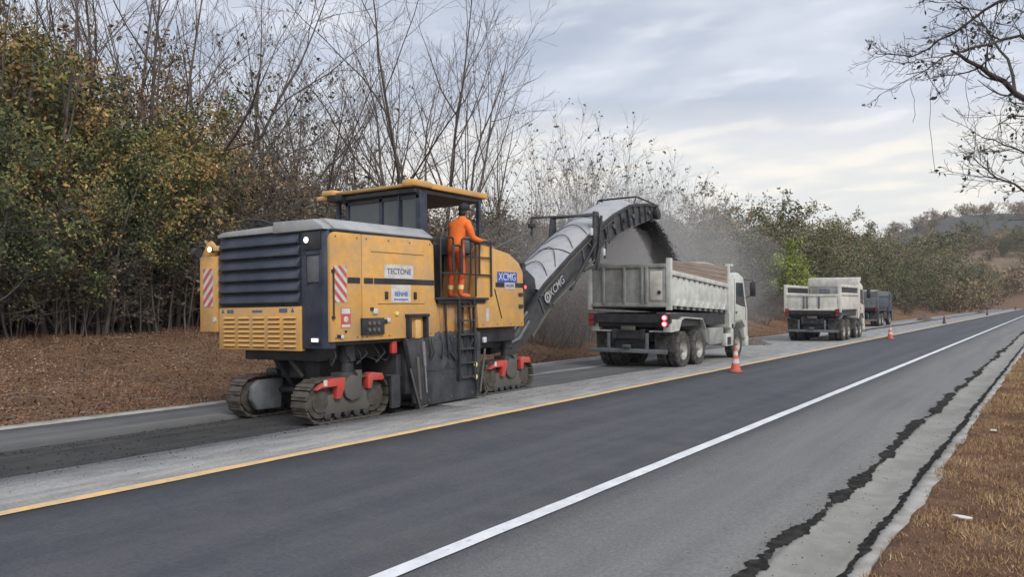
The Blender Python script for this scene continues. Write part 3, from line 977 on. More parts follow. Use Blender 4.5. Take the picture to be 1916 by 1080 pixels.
hazard(side, at_m(XS, 0.07, 1.80, SIDE_R), 0.27, 0.54, 4, -1)
MB().cyl((XS + 0.03, 0.06, 1.55), (XS + 0.03, 0.06, 2.3), 0.012, 8).box((XS, 0.04, 1.56), (XS + 0.04, 0.08, 1.60)).box((XS, 0.04, 2.24), (XS + 0.04, 0.08, 2.28)).build('grab_bar', 'black_steel', MM)
st = MB().box((XS, 0.22, 1.42), (XS + 0.004, 0.42, 1.72)).build('sticker', 'red_decal', side)
MB().box((XS + 0.004, 0.235, 1.63), (XS + 0.006, 0.405, 1.71)).box((XS + 0.004, 0.235, 1.43), (XS + 0.006, 0.405, 1.47)).cyl((XS + 0.003, 0.32, 1.55), (XS + 0.007, 0.32, 1.55), 0.045, 16).build('sticker_print', 'white_decal', st)
pb_ = rbox('socket_box', 'black_steel', (XS, 0.62, 1.30), (XS + 0.05, 1.10, 1.56), 0.01)
pb_.location = (0, 0, 0)
for dy in range(3):
    for dz in range(2):
        MB().cyl((XS + 0.05, 0.76 + dy * 0.1, 1.38 + dz * 0.1), (XS + 0.065, 0.76 + dy * 0.1, 1.38 + dz * 0.1), 0.030, 10).build('socket', 'grey_steel', pb_, 40)
for (y, z, sx, m) in ((0.93, 1.66, 0.05, 'lens_off'), (1.22, 1.52, 0.04, 'lens_off'), (1.15, 1.50, 0.04, 'black_steel'), (1.42, 1.62, 0.035, 'reflector_yellow'), (0.17, 1.30, 0.03, 'black_steel'), (0.23, 1.29, 0.03, 'white_decal'), (0.86, 1.70, 0.03, 'black_steel'), (0.31, 1.37, 0.018, 'black_steel')):
    rbox('fitting', m, (XS, y - sx, z - sx * 0.8), (XS + 0.03, y + sx, z + sx * 0.8), 0.008)
fd = MB().box((XS, 4.22, 2.18), (XS + 0.005, 4.88, 2.38)).build('maker_badge', 'blue_decal', front)
text_mesh('XCMG', 0.20, 'white_decal', fd, at_m(XS + 0.006, 4.55, 2.28, SIDE_R))
pl = MB().box((XS + 0.004, 4.45, 2.055), (XS + 0.009, 4.80, 2.175)).build('model_plate', 'white_decal', front)
text_mesh('XM200K', 0.085, 'ink', pl, at_m(XS + 0.010, 4.625, 2.115, SIDE_R))
for (y, z) in ((5.0, 1.72), (5.0, 1.95)):
    rbox('hinge', 'black_steel', (XS, y - 0.07, z - 0.035), (XS + 0.025, y + 0.06, z + 0.035), 0.006, parent=front)
rbox('marker', 'white_decal', (XS, 3.85, 1.45), (XS + 0.004, 3.94, 1.68), 0.001, parent=front)
lamp(XS + 0.02, 5.14, 2.1, 0.035, 'tail_red', (1, 0, 0), 'marker_lamp')
# left swung-out warning panel
lp = MB().box((-1.76, -0.04, 1.36), (-1.28, 0.02, 2.60), 0.012).build('warning_panel', 'yellow_paint', MM, 40)
hazard(lp, at_m(-1.66, -0.042, 1.78, REAR), 0.26, 0.62, 4, 1)
MB().cyl((-1.36, -0.055, 1.56), (-1.36, -0.04, 1.56), 0.04, 12).build('reflector', 'lens_off', lp)
MB().prism([(-1.75, 2.60), (-1.40, 2.60), (-1.32, 2.72), (-1.50, 2.86), (-1.58, 2.84), (-1.66, 2.72)], 'y', -0.02, 0.03, 0.008).build('lamp_bracket', 'yellow_paint', MM, 40)
MB().cyl((-1.86, -0.06, 2.67), (-1.74, -0.06, 2.67), 0.085, 14).cyl((-1.95, -0.03, 2.67), (-1.80, 0.0, 2.67), 0.05, 12).build('beacon_horn', 'black_steel', MM, 40)
lamp(-1.40, -0.10, 2.71, 0.04, 'lamp_warm')
rbox('lamp_housing', 'cream_paint', (-1.37, -0.08, 2.68), (-1.20, -0.02, 2.76), 0.01)
# cab
cabz0, cabz1 = 3.02, 3.74
cab = MB()
for x in (-0.72, 0.12, 0.98):
    cab.box((x - 0.035, 2.30, 2.85), (x + 0.035, 2.37, cabz1))
cab.box((-0.75, 2.30, 3.60), (1.01, 2.37, 3.66)).box((-0.75, 2.30, 2.98), (1.01, 2.37, 3.05))
for y in (4.05,):
    for x in (-0.95, 0.98):
        MB().box((x - 0.035, y - 0.035, 2.80), (x + 0.035, y + 0.035, cabz1)).build('cab_post', 'navy_plastic', MM)
MB().box((-1.0, 2.30, 2.6), (-0.93, 2.37, cabz1)).box((-0.985, 2.37, 3.0), (-0.94, 4.01, 3.05)).build('cab_post', 'navy_plastic', MM)
MB().box((0.2, 4.02, 2.95), (0.94, 4.07, 3.03)).build('dash_bar', 'navy_plastic', MM)
cab.build('cab_frame', 'navy_plastic', MM)
for x0, x1 in ((-0.68, 0.08), (0.16, 0.94)):
    rbox('window_pane', 'glass_dark', (x0, 2.325, 3.05), (x1, 2.345, 3.60), 0)
MB().box((0.55, 2.28, 3.05), (0.58, 2.32, 3.72)).build('window_bar', 'navy_plastic', MM)
MB().box((0.985, 2.31, 3.0), (1.03, 2.50, 3.70), 0.01).build('window_trim', 'navy_plastic', MM)
rf = MB()
rf.prism([(2.16, 3.80), (4.18, 3.77), (4.24, 3.78), (4.24, 3.83), (3.2, 3.875), (2.75, 3.885), (2.14, 3.845)], 'x', -1.14, 1.04, 0.012)
roof = rf.build('roof', 'cream_paint', MM, 35)
MB().box((-1.10, 2.2, 3.69), (1.00, 4.16, 3.765), 0.01).build('roof_lining', 'black_steel', MM)
rbox('roof_corner', 'yellow_paint', (0.80, 2.10, 3.79), (1.06, 2.62, 3.905), 0.03)
rbox('roof_trim', 'yellow_paint', (1.02, 2.60, 3.78), (1.062, 4.25, 3.88), 0.015)
rbox('roof_awning', 'cream_paint', (-1.42, 2.2, 3.74), (-1.12, 3.6, 3.82), 0.02)
rbox('roof_lamp_bracket', 'black_steel', (-1.05, 2.12, 3.68), (-0.70, 2.22, 3.80), 0.01)
rbox('roof_corner', 'yellow_paint', (-1.16, 2.08, 3.79), (-0.85, 2.4, 3.89), 0.03)
# operator station
rbox('station_back', 'black_steel', (-0.9, 2.33, 1.88), (0.42, 3.7, 2.9), 0.02)
rbox('station_rear_wall', 'black_steel', (0.4, 2.335, 1.88), (1.19, 2.40, 2.86), 0.01)
MB().box((0.70, 2.41, 2.05), (0.95, 2.47, 2.30), 0.01).box((0.75, 2.41, 2.40), (1.05, 2.50, 2.55), 0.01).build('control_box', 'grey_steel', MM, 40)
rbox('seat', 'black_steel', (0.0, 2.6, 2.88), (0.45, 2.8, 3.35), 0.05)
rbox('console', 'truck_grey', (0.35, 3.55, 2.7), (1.02, 3.8, 3.02), 0.04)
pf = MB().box((0.40, 2.37, 1.84), (1.34, 3.86, 1.885), 0.006)
pf.box((0.5, 2.45, 1.78), (1.30, 3.80, 1.84), 0.006)
pf.build('platform', 'black_steel', MM, 40)
XR = 1.31


def urail(y0, y1, z0, z1, r=0.05, tr=0.019):
    pts = [(XR, y0, z0), (XR, y0, z1 - r)] + [(XR, y0 + r - r * math.cos(R(t)), z1 - r + r * math.sin(R(t))) for t in (30, 60, 90)] + \
        [(XR, y1 - r + r * math.sin(R(t)), z1 - r + r * math.cos(R(t))) for t in (0, 30, 60, 90)] + [(XR, y1, z0)]
    return MB().tube(pts, tr, 8).build('guard_rail', 'black_steel', MM, 50)


urail(2.50, 2.86, 2.28, 2.93)
urail(2.84, 3.06, 2.30, 2.80)
urail(3.10, 3.36, 2.30, 2.93)
urail(3.50, 3.98, 1.90, 2.93)
urail(3.62, 3.98, 2.30, 2.90, tr=0.016)
MB().tube([(XR, 2.50, 2.30), (XR, 3.98, 2.30)], 0.015).tube([(XR, 3.12, 2.62), (XR, 3.98, 2.62)], 0.013).tube([(XR, 3.36, 2.90), (XR, 3.5, 2.90)], 0.015).tube([(XR, 2.5, 2.3), (XR, 2.5, 1.88)], 0.016).build('rail_bar', 'black_steel', MM, 50)
ld = MB()
for y in (2.98, 3.42):
    ld.box((1.29, y - 0.02, 0.42), (1.34, y + 0.02, 1.86), 0.005)
ld.build('ladder', 'black_steel', MM)
for k in range(6):
    link_ = MB().box((1.28, 3.0, 0.46 + k * 0.25), (1.35, 3.40, 0.49 + k * 0.25), 0.004).build('rung', 'dark_steel', MM)
MB().tube([(1.25, 2.7, 1.84), (1.28, 2.66, 1.4), (1.27, 2.72, 1.0), (1.30, 2.9, 0.8)], 0.022).tube([(1.24, 3.2, 1.8), (1.27, 3.14, 1.3), (1.27, 3.22, 0.9)], 0.02).tube([(1.24, 3.36, 1.8), (1.28, 3.40, 1.25), (1.27, 3.34, 0.85)], 0.018).build('hydraulic_hose', 'black_steel', MM, 50)
# hoses, brackets and bolts that crowd the drum and the rear legs
hz_ = random.Random(3)
for k in range(9):
    y_ = 2.2 + k * 0.16
    MB().tube([(1.23, y_, 1.30), (1.29 + hz_.uniform(0, 0.04), y_ + hz_.uniform(-0.08, 0.08), 1.12), (1.29 + hz_.uniform(0, 0.03), y_ + hz_.uniform(-0.12, 0.12), 0.95), (1.25, y_ + hz_.uniform(-0.15, 0.15), 0.80)], 0.013, 6).build('drum_hose', 'black_steel', MM, 50)
for k in range(7):
    y_ = 0.35 + k * 0.2
    MB().tube([(0.95, y_, 1.20), (1.05, y_ + hz_.uniform(-0.1, 0.1), 1.0), (1.0, y_ + hz_.uniform(-0.2, 0.2), 0.86), (0.85, y_ + hz_.uniform(-0.2, 0.2), 0.95)], 0.016, 6).build('leg_hose', 'black_steel', MM, 50)
for y_ in (0.12, 0.56, 0.76, 1.25, 1.75, 2.26):
    for z_ in (1.275, 2.775):
        MB().cyl((XS - 0.002, y_, z_), (XS + 0.008, y_, z_), 0.013, 8).build('bolt', 'groove', MM)
for y_ in (3.75, 4.2, 4.65, 5.03):
    MB().cyl((XS - 0.002, y_, 1.385), (XS + 0.008, y_, 1.385), 0.013, 8).build('bolt', 'groove', MM)
for y_, z_ in ((2.0, 1.15), (2.4, 1.18), (2.9, 1.2), (3.3, 1.2), (2.2, 0.16), (2.8, 0.17), (3.4, 0.18)):
    MB().cyl((1.26, y_, z_), (1.278, y_, z_), 0.022, 8).build('bolt', 'grey_steel', MM)
# milling drum housing
rbox('drum_housing', 'black_steel', (-1.18, 1.72, 0.30), (1.19, 3.62, 1.24), 0.02)
MB().prism([(1.74, 1.27), (3.58, 1.30), (3.70, 0.22), (3.62, 0.10), (1.98, 0.075), (1.86, 0.14)], 'x', 1.19, 1.265, 0.008).build('side_plate', 'plate_steel', MM, 40)
MB().box((1.262, 2.02, 0.64), (1.275, 3.0, 0.66)).box((1.262, 2.95, 0.42), (1.278, 3.30, 0.44)).box((1.262, 2.95, 0.44), (1.278, 2.97, 0.85)).box((1.262, 3.28, 0.44), (1.278, 3.30, 0.85)).build('plate_rib', 'dark_steel', MM)
MB().prism([(2.62, 0.66), (2.80, 0.66), (2.72, 0.79)], 'x', 1.262, 1.27).build('hole_dark', 'crumb', MM)  # black triangle laid on the plate, painting the dark of a hole
gp = MB()
gp.prism([(1.62, 1.22), (2.05, 1.22), (2.14, 0.08), (1.92, 0.04)], 'x', 1.20, 1.30, 0.008)
gp.build('guide_post', 'dark_steel', MM, 40)
MB().tube([(1.315, 1.70, 0.72), (1.315, 1.80, 0.40), (1.315, 1.93, 0.06), (1.315, 2.10, 0.09)], 0.016, 6).cyl((1.31, 1.88, 0.9), (1.31, 1.94, 0.2), 0.028, 8).build('guide_rod', 'grey_steel', MM, 50)
MB().cyl((1.31, 2.02, 1.15), (1.31, 2.06, 0.75), 0.035, 8).cyl((1.31, 2.06, 0.80), (1.31, 2.10, 0.30), 0.018, 8).build('lift_rod', 'chrome_rod', MM, 50)
hb = MB().box((1.19, 1.64, 1.22), (1.36, 1.70, 1.60), 0.01).box((1.19, 2.06, 1.22), (1.36, 2.12, 1.60), 0.01).box((1.19, 1.62, 1.56), (1.37, 2.14, 1.61), 0.01)
hb.build('lift_guard', 'black_steel', MM, 40)
rbox('lift_cylinder', 'cream_paint', (1.20, 1.82, 1.20), (1.33, 1.98, 1.52), 0.03)
rbox('fire_box', 'red_paint', (1.12, 1.40, 0.98), (1.20, 1.52, 1.20), 0.02)
fp = MB().box((1.20, 3.50, 0.10), (1.31, 3.62, 1.26), 0.01)
fp.build('front_guide', 'dark_steel', MM, 40)
MB().cyl((1.33, 3.56, 0.18), (1.33, 3.72, 0.95), 0.022, 8).tube([(1.33, 3.60, 0.50), (1.33, 3.80, 0.20), (1.33, 3.66, 0.10)], 0.018, 6).build('skid_rod', 'grey_steel', MM, 50)
for z in (0.46, 0.68):
    MB().cyl((1.31, 3.44, z), (1.335, 3.44, z), 0.045, 12).build('reflector', 'reflector_yellow', MM, 40)
rbox('reflector', 'lens_off', (1.28, 3.70, 1.06), (1.32, 3.80, 1.16), 0.01)
rbox('rear_scraper', 'black_steel', (-1.1, 1.58, 0.12), (1.12, 1.70, 0.95), 0.02)
MB().box((1.10, 1.42, 0.10), (1.16, 1.62, 0.62), 0.01).tube([(1.15, 1.30, 0.64), (1.15, 1.66, 0.62)], 0.012).build('apron_edge', 'dark_steel', MM)


def stadium(L, r, n, zc):
    """centres and tangents round a track loop of length L"""
    flat = L - 2 * r
    per = 2 * flat + 2 * math.pi * r
    out = []
    for k in range(n):
        s = per * k / n
        if s < flat:
            out.append((-flat / 2 + s, zc - r, 0.0))
        elif s < flat + math.pi * r:
            a = (s - flat) / r
            out.append((flat / 2 + r * math.sin(a), zc - r * math.cos(a), a))
        elif s < 2 * flat + math.pi * r:
            q = s - flat - math.pi * r
            out.append((flat / 2 - q, zc + r, math.pi))
        else:
            a = (s - 2 * flat - math.pi * r) / r
            out.append((-flat / 2 - r * math.sin(a), zc + r * math.cos(a), math.pi + a))
    return out


SHOE = None


def crawler(x, y, sgn, w=0.32, L=1.68, r=0.30, top=1.20, steer=0.0, label=None):
    global SHOE
    zc = r + 0.035
    fr = MB()
    fr.prism([(-0.60, 0.30), (-0.42, 0.14), (0.42, 0.14), (0.60, 0.30), (0.62, 0.42), (0.30, 0.44), (0.18, 0.62), (-0.16, 0.62), (-0.30, 0.42), (-0.60, 0.42)], 'x', -w * 0.30, w * 0.30 + 0.02 * sgn, 0.01)
    fr.prism(arc(0.06, 0.50, 0.20, 60, 300) + [(0.24, 0.36), (0.24, 0.76), (0.10, 0.76)], 'x', sgn * (w * 0.5 - 0.06), sgn * (w * 0.5 + 0.02), 0.008)
    o = fr.build('crawler', 'grey_steel', MM, 40)
    o.location = (x, y, 0)
    o.rotation_euler = (0, 0, steer)
    if SHOE is None:
        s = MB().box((-w / 2, -0.068, -0.028), (w / 2, 0.068, 0.0), 0.006).box((-w / 2, -0.02, -0.045), (w / 2, 0.02, -0.026), 0.004).box((-0.05, -0.05, 0), (0.05, 0.05, 0.03), 0.004)
        q = s.build('track_shoe', 'track_steel', o, 40)
        SHOE = q.data
        bpy.data.objects.remove(q)
    for (py, pz, a) in stadium(L, r, 28, zc):
        link('track_shoe', SHOE, o, (0, py, pz), (a, 0, 0))
    for py in (-(L / 2 - r), L / 2 - r):
        MB().lathe([(0.02, -w * 0.28), (0.245, -w * 0.28), (0.245, w * 0.28), (0.17, w * 0.30), (0.16, w * 0.36), (0.10, w * 0.37), (0.02, w * 0.40)], (0, py, zc), 'x', 22).build('track_wheel', 'track_steel', o, 40)
    for k in range(5):
        MB().lathe([(0.01, -w * 0.34), (0.07, -w * 0.34), (0.07, w * 0.34), (0.01, w * 0.36)], (0, -0.4 + k * 0.2, 0.13), 'x', 12).build('roller', 'dark_steel', o, 40)
    # red guards
    xo = sgn * w * 0.5
    xa, xb = sorted((xo - sgn * 0.10, xo + sgn * 0.035))
    MB().prism([(-0.68, 0.52), (-0.60, 0.60), (-0.40, 0.67), (-0.12, 0.67), (-0.12, 0.58), (-0.20, 0.36), (-0.30, 0.36), (-0.28, 0.55), (-0.58, 0.545)], 'x', xa, xb, 0.008).build('red_guard', 'red_paint', o, 40)
    MB().prism([(0.36, 0.46), (0.36, 0.66), (0.44, 0.71), (0.68, 0.68), (0.72, 0.60), (0.68, 0.57), (0.47, 0.58), (0.44, 0.46)], 'x', xa, xb, 0.008).build('red_guard', 'red_paint', o, 40)
    MB().box((xb - 0.002 if sgn > 0 else xa - 0.004, -0.56, 0.57), (xb + 0.004 if sgn > 0 else xa + 0.002, -0.49, 0.66)).build('reflector', 'white_decal', o)
    # lifting column
    lg = MB().cyl((0, 0.1, 0.55), (0, 0.1, 0.95), 0.10, 14).cyl((0, 0.1, 0.90), (0, 0.1, top), 0.135, 14).box((-0.14, -0.12, 0.60), (0.14, 0.28, 0.74), 0.02)
    lg.build('lifting_column', 'dark_steel', o, 40)
    return o


crawler(0.90, 0.60, 1)
crawler(-0.74, 0.70, -1)
crawler(0.86, 4.96, 1)
crawler(-0.86, 4.96, -1)
# inner covers visible between the rear tracks
MB().prism([(0.55, 0.12), (0.10, 0.12), (-0.02, 0.30), (0.0, 0.50), (0.12, 0.60), (0.60, 0.60)], 'x', -0.57, -0.45, 0.03).build('drive_cover', 'truck_grey', MM, 40)
MB().cyl((-0.5, 0.55, 0.42), (0.70, 0.55, 0.42), 0.055, 10).box((-0.35, 0.45, 0.62), (0.55, 1.4, 0.95), 0.03).prism([(0.2, 0.95), (0.5, 0.95), (0.75, 0.55), (0.55, 0.50)], 'x', -0.25, -0.15).build('axle_beam', 'black_steel', MM, 40)
MB().cyl((0.0, 0.28, 1.0), (0.22, 0.42, 0.66), 0.035, 8).build('steering_rod', 'grey_steel', MM, 40)

# loading conveyor
PROF = [(5.30, 1.10), (6.0, 1.42), (6.55, 1.88), (7.0, 2.22), (8.2, 2.94), (9.2, 3.50), (10.4, 4.07), (11.4, 4.42), (12.3, 4.54), (13.15, 4.58)]
DEP = [0.50, 0.52, 0.52, 0.52, 0.52, 0.52, 0.54, 0.62, 0.50, 0.32]


def cprof(t):
    i = min(int(t), len(PROF) - 2)
    f_ = t - i
    return Vector((0, PROF[i][0] * (1 - f_) + PROF[i + 1][0] * f_, PROF[i][1] * (1 - f_) + PROF[i + 1][1] * f_)), DEP[i] * (1 - f_) + DEP[i + 1] * f_


def cnorm(t):
    a, b = cprof(max(t - 0.2, 0))[0], cprof(min(t + 0.2, len(PROF) - 1.001))[0]
    d = (b - a).normalized()
    return Vector((0, -d.z, d.y)), d


CXL, CXR = -0.52, 0.58
ts = [i * 0.5 for i in range(2 * (len(PROF) - 1))] + [len(PROF) - 1.001]
cv = MB()
for xx, th_ in ((CXL, 0.05), (CXR, -0.05)):
    top, bot = [], []
    for t in ts:
        p, d = cprof(t)
        nn, _ = cnorm(t)
        top.append((p.y, p.z))
        q = p - nn * d
        bot.append((q.y, q.z))
    bm = cv.bm
    for x_ in (xx, xx + th_):
        T_ = [bm.verts.new((x_, *a)) for a in top]
        B_ = [bm.verts.new((x_, *a)) for a in bot]
        for i in range(len(T_) - 1):
            bm.faces.new((T_[i], T_[i + 1], B_[i + 1], B_[i]))
conv = cv.build('conveyor_frame', 'dark_steel', MM)


def along(name, m, x0, x1, off0, off1, t0=0, t1=None, parent=None, bulge=0.0, nx=2):
    """a thick ribbon that follows the conveyor between normal offsets"""
    t1 = len(PROF) - 1.001 if t1 is None else t1
    b = MB()
    bm = b.bm
    n = 18
    rows = []
    for i in range(n + 1):
        t = t0 + (t1 - t0) * i / n
        p, d = cprof(t)
        nn, _ = cnorm(t)
        r0, r1 = [], []
        for j in range(nx):
            u = j / (nx - 1)
            bl = bulge * math.sin(math.pi * u) ** 0.7 if 0 < u < 1 else 0.0
            x = x0 + (x1 - x0) * u
            r0.append(bm.verts.new((x, *(p + nn * (off0 + bl)).yz)))
            r1.append(bm.verts.new((x, *(p + nn * (off1 + bl)).yz)))
        rows.append((r0, r1))
    for (a0, a1), (b0, b1) in zip(rows, rows[1:]):
        for j in range(nx - 1):
            bm.faces.new((a1[j], a1[j + 1], b1[j + 1], b1[j]))
            bm.faces.new((a0[j], b0[j], b0[j + 1], a0[j + 1]))
        bm.faces.new((a0[0], a1[0], b1[0], b0[0]))
        bm.faces.new((a0[-1], b0[-1], b1[-1], a1[-1]))
    bm.faces.new(rows[0][0] + list(reversed(rows[0][1])))
    bm.faces.new(list(reversed(rows[-1][0])) + rows[-1][1])
    return b.build(name, m, parent or MM, 40)


along('belt', 'crumb', CXL + 0.08, CXR - 0.08, -0.16, -0.13, parent=conv)
along('return_belt', 'crumb', CXL + 0.08, CXR - 0.08, -0.34, -0.31, parent=conv)
along('top_rail', 'black_steel', CXR - 0.02, CXR + 0.05, -0.05, 0.02, parent=conv)
along('top_rail', 'black_steel', CXL - 0.05, CXL + 0.02, -0.05, 0.02, parent=conv)
along('side_edge', 'grey_steel', CXR - 0.01, CXR + 0.03, -0.125, -0.085, 2.4, 6, parent=conv)
along('bottom_rail', 'grey_steel', CXR - 0.03, CXR + 0.02, -0.60, -0.55, 5.6, 7.0, parent=conv)
along('bottom_rail', 'grey_steel', CXR - 0.03, CXR + 0.02, -0.60, -0.55, 1.2, 4.6, parent=conv)
for t0, t1 in ((2.55, 3.98), (4.02, 5.55), (5.6, 7.2)):
    along('belt_cover', 'belt_cover', CXL, CXR - 0.01, 0.0, 0.02, t0, t1, parent=conv, bulge=0.16, nx=9)
# open truss along the lower flank
for k in range(10):
    t = 2.3 + k * 0.27
    a = cprof(t)[0] - cnorm(t)[0] * 0.10
    t2 = t + (0.27 if k % 2 else -0.05)
    b_ = cprof(t2)[0] - cnorm(t2)[0] * (cprof(t2)[1] * 0.95)
    if not 3.0 < t < 4.2:
        MB().cyl((CXR + 0.02, a.y, a.z), (CXR + 0.02, b_.y, b_.z), 0.018, 6).build('truss_bar', 'truck_grey', conv)
# opening in the flank with idlers and struts
for k in range(9):
    t = 5.1 + k * 0.42
    p, d = cprof(t)
    nn, dd = cnorm(t)
    a, b_ = p - nn * 0.05, p - nn * (d * 0.95)
    MB().cyl((CXR + 0.02, a.y, a.z), (CXR + 0.02, b_.y, b_.z), 0.022, 6).build('strut', 'black_steel', conv)
for k in range(6):
    t = 5.3 + k * 0.6
    p, d = cprof(t)
    nn, dd = cnorm(t)
    q = p - nn * d * 0.5
    MB().cyl((CXR, q.y, q.z), (CXR + 0.05, q.y, q.z), 0.06, 12).build('idler_cap', 'grey_steel' if k % 2 else 'black_steel', conv, 40)
# head end
hp, hdp = cprof(8.95)
MB().cyl((CXL - 0.04, hp.y, hp.z - 0.22), (CXR + 0.06, hp.y, hp.z - 0.22), 0.17, 18).build('head_pulley', 'dark_steel', conv, 40)
MB().tube([(CXR + 0.03, 11.6, 4.50), (CXR + 0.03, 11.75, 4.68), (CXR + 0.03, 12.9, 4.60), (CXR + 0.03, 13.25, 4.48), (CXR + 0.03, 13.30, 4.22)], 0.022, 6).tube([(CXL - 0.03, 11.6, 4.50), (CXL - 0.03, 11.75, 4.68), (CXL - 0.03, 12.9, 4.62), (CXL - 0.03, 13.25, 4.48), (CXL - 0.03, 13.30, 4.22)], 0.022, 6).tube([(CXL - 0.03, 13.25, 4.42), (CXR + 0.03, 13.25, 4.42)], 0.02, 6).tube([(CXL - 0.03, 11.75, 4.68), (CXR + 0.03, 11.75, 4.68)], 0.025, 6).build('head_guard', 'black_steel', conv, 50)
MB().lathe([(0.01, 0), (0.14, 0), (0.14, 0.10), (0.08, 0.13), (0.01, 0.13)], (CXR + 0.03, 13.0, 4.30), 'x', 16).build('drive_motor', 'black_steel', conv, 40)
# fold bracket, stay and hoses
fb = MB()
fb.prism([(9.15, 2.75), (9.45, 2.75), (9.62, 3.5), (9.45, 4.05), (9.25, 4.05), (9.2, 3.5)], 'x', CXR + 0.03, CXR + 0.10, 0.01)
fb.prism([(9.15, 3.4), (9.45, 3.4), (9.45, 4.0), (9.25, 4.02)], 'x', CXL - 0.10, CXL - 0.03, 0.01)
fb.cyl((CXL - 0.06, 9.33, 3.98), (CXR + 0.06, 9.33, 3.98), 0.04, 8)
fb.build('fold_bracket', 'dark_steel', MM, 40)
MB().cyl((CXR + 0.14, 9.25, 2.6), (CXR + 0.14, 9.50, 3.95), 0.035, 8).cyl((CXR + 0.17, 9.6, 2.9), (CXR + 0.15, 9.85, 3.75), 0.03, 8).tube([(CXR + 0.13, 8.6, 2.55), (CXR + 0.16, 9.1, 2.7), (CXR + 0.17, 9.35, 3.2), (CXR + 0.15, 9.8, 3.4)], 0.025, 8).cyl((CXR + 0.10, 8.0, 2.1), (CXR + 0.10, 9.3, 3.3), 0.035, 8).build('fold_cylinder', 'black_steel', MM, 50)
MB().cyl((CXR + 0.10, 7.2, 1.75), (CXR + 0.10, 9.2, 2.85), 0.022, 8).build('fold_rod', 'grey_steel', MM, 50)
MB().cyl((CXR + 0.10, 9.33, 3.95), (CXR - 0.95, 8.0, 3.86), 0.028, 8).cyl((CXR - 0.95, 8.0, 3.86), (CXR - 0.95, 8.0, 3.4), 0.03, 8).box((CXR - 1.02, 7.92, 3.62), (CXR - 0.88, 8.08, 3.72), 0.01).build('cable_mast', 'black_steel', MM, 50)
MB().cyl((CXR - 0.95, 8.0, 3.55), (0.35, 5.0, 2.80), 0.014, 6).cyl((CXR - 0.95, 8.0, 3.42), (0.3, 5.6, 2.55), 0.012, 6).build('stay_cable', 'grey_steel', MM, 50)
ho = MB()
for sd, t, w_ in ((1, 3.5, 0.25), (2, 4.2, 0.2), (3, 4.9, 0.1), (4, 3.2, 0.15)):
    pts = []
    for i in range(9):
        u = i / 8
        p, _ = cprof(t + 0.5 * math.sin(math.pi * u) * w_ * 4)
        nn, _ = cnorm(t)
        pts.append((CXL + 0.1 + 0.95 * u, *(p + nn * (0.05 + 0.17 * math.sin(math.pi * u) ** 0.7)).yz))
    ho.tube(pts, 0.010, 6)
ho.build('cover_hose', 'black_steel', conv, 50)
for (x, y, z, m) in ((CXR + 0.16, 9.55, 3.05, 'lens_off'), (CXR + 0.12, 9.0, 3.52, 'lens_off'), (0.30, 6.2, 2.45, 'lens_off'), (CXR + 0.1, 11.2, 3.95, 'truck_blue')):
    rbox('work_lamp', m, (x - 0.02, y - 0.05, z - 0.09), (x + 0.03, y + 0.05, z + 0.09), 0.01)
# maker's name on the flank of the conveyor
ang = math.atan2(2.94 - 2.22, 8.2 - 7.0)
pm, pd = cprof(3.28)
nn, dd = cnorm(3.4)
pc = pm - nn * 0.30
M_ = Matrix.Translation((CXR + 0.035, pc.y, pc.z)) @ SIDE_R @ Matrix.Rotation(ang, 4, 'Z')
text_mesh('XCMG', 0.26, 'belt_cover', conv, M_, thick=0.004)
em = MB()
em.lathe([(0.075, 0), (0.125, 0), (0.125, 0.008), (0.075, 0.008), (0.075, 0)], (0, 0, 0), 'z', 20, caps=False)
em = em.build('emblem', 'belt_cover', conv)
em.matrix_local = Matrix.Translation((CXR + 0.033, pc.y - 0.48 * math.cos(ang), pc.z - 0.48 * math.sin(ang))) @ SIDE_R
MB().prism([(-0.04, -0.04), (0.05, -0.01), (-0.01, 0.055)], 'z', 0, 0.008).build('emblem_mark', 'belt_cover', em)
# chute and slewing post in front of the body
MB().prism([(5.05, 0.75), (6.1, 0.85), (6.9, 1.75), (6.75, 2.35), (6.0, 2.75), (5.4, 2.6), (5.05, 2.3)], 'x', -0.45, 0.5, 0.02).build('slew_frame', 'black_steel', MM, 40)
MB().cyl((0.52, 6.15, 1.0), (0.52, 6.25, 2.65), 0.06, 10).box((0.40, 6.05, 2.2), (0.62, 6.2, 2.4), 0.02).cyl((0.55, 5.6, 0.9), (0.55, 6.3, 1.5), 0.09, 12).build('slew_post', 'dark_steel', MM, 40)
MB().tube([(0.5, 5.2, 1.3), (0.62, 5.5, 0.95), (0.62, 5.9, 1.05), (0.6, 6.3, 1.4)], 0.05, 8).tube([(0.5, 5.2, 1.5), (0.66, 5.6, 1.2), (0.64, 6.2, 1.6)], 0.03, 8).build('feed_hose', 'truck_grey', MM, 50)

# ------------------------------------------------------------------ operator
PM = empty('person', (-9.98 + 1.02, 8.12 + 3.24, 1.788), (0, 0, R(-8)))
tag(PM, 'person in orange work suit and black cap standing on the machine platform, hand on rail', 'person')


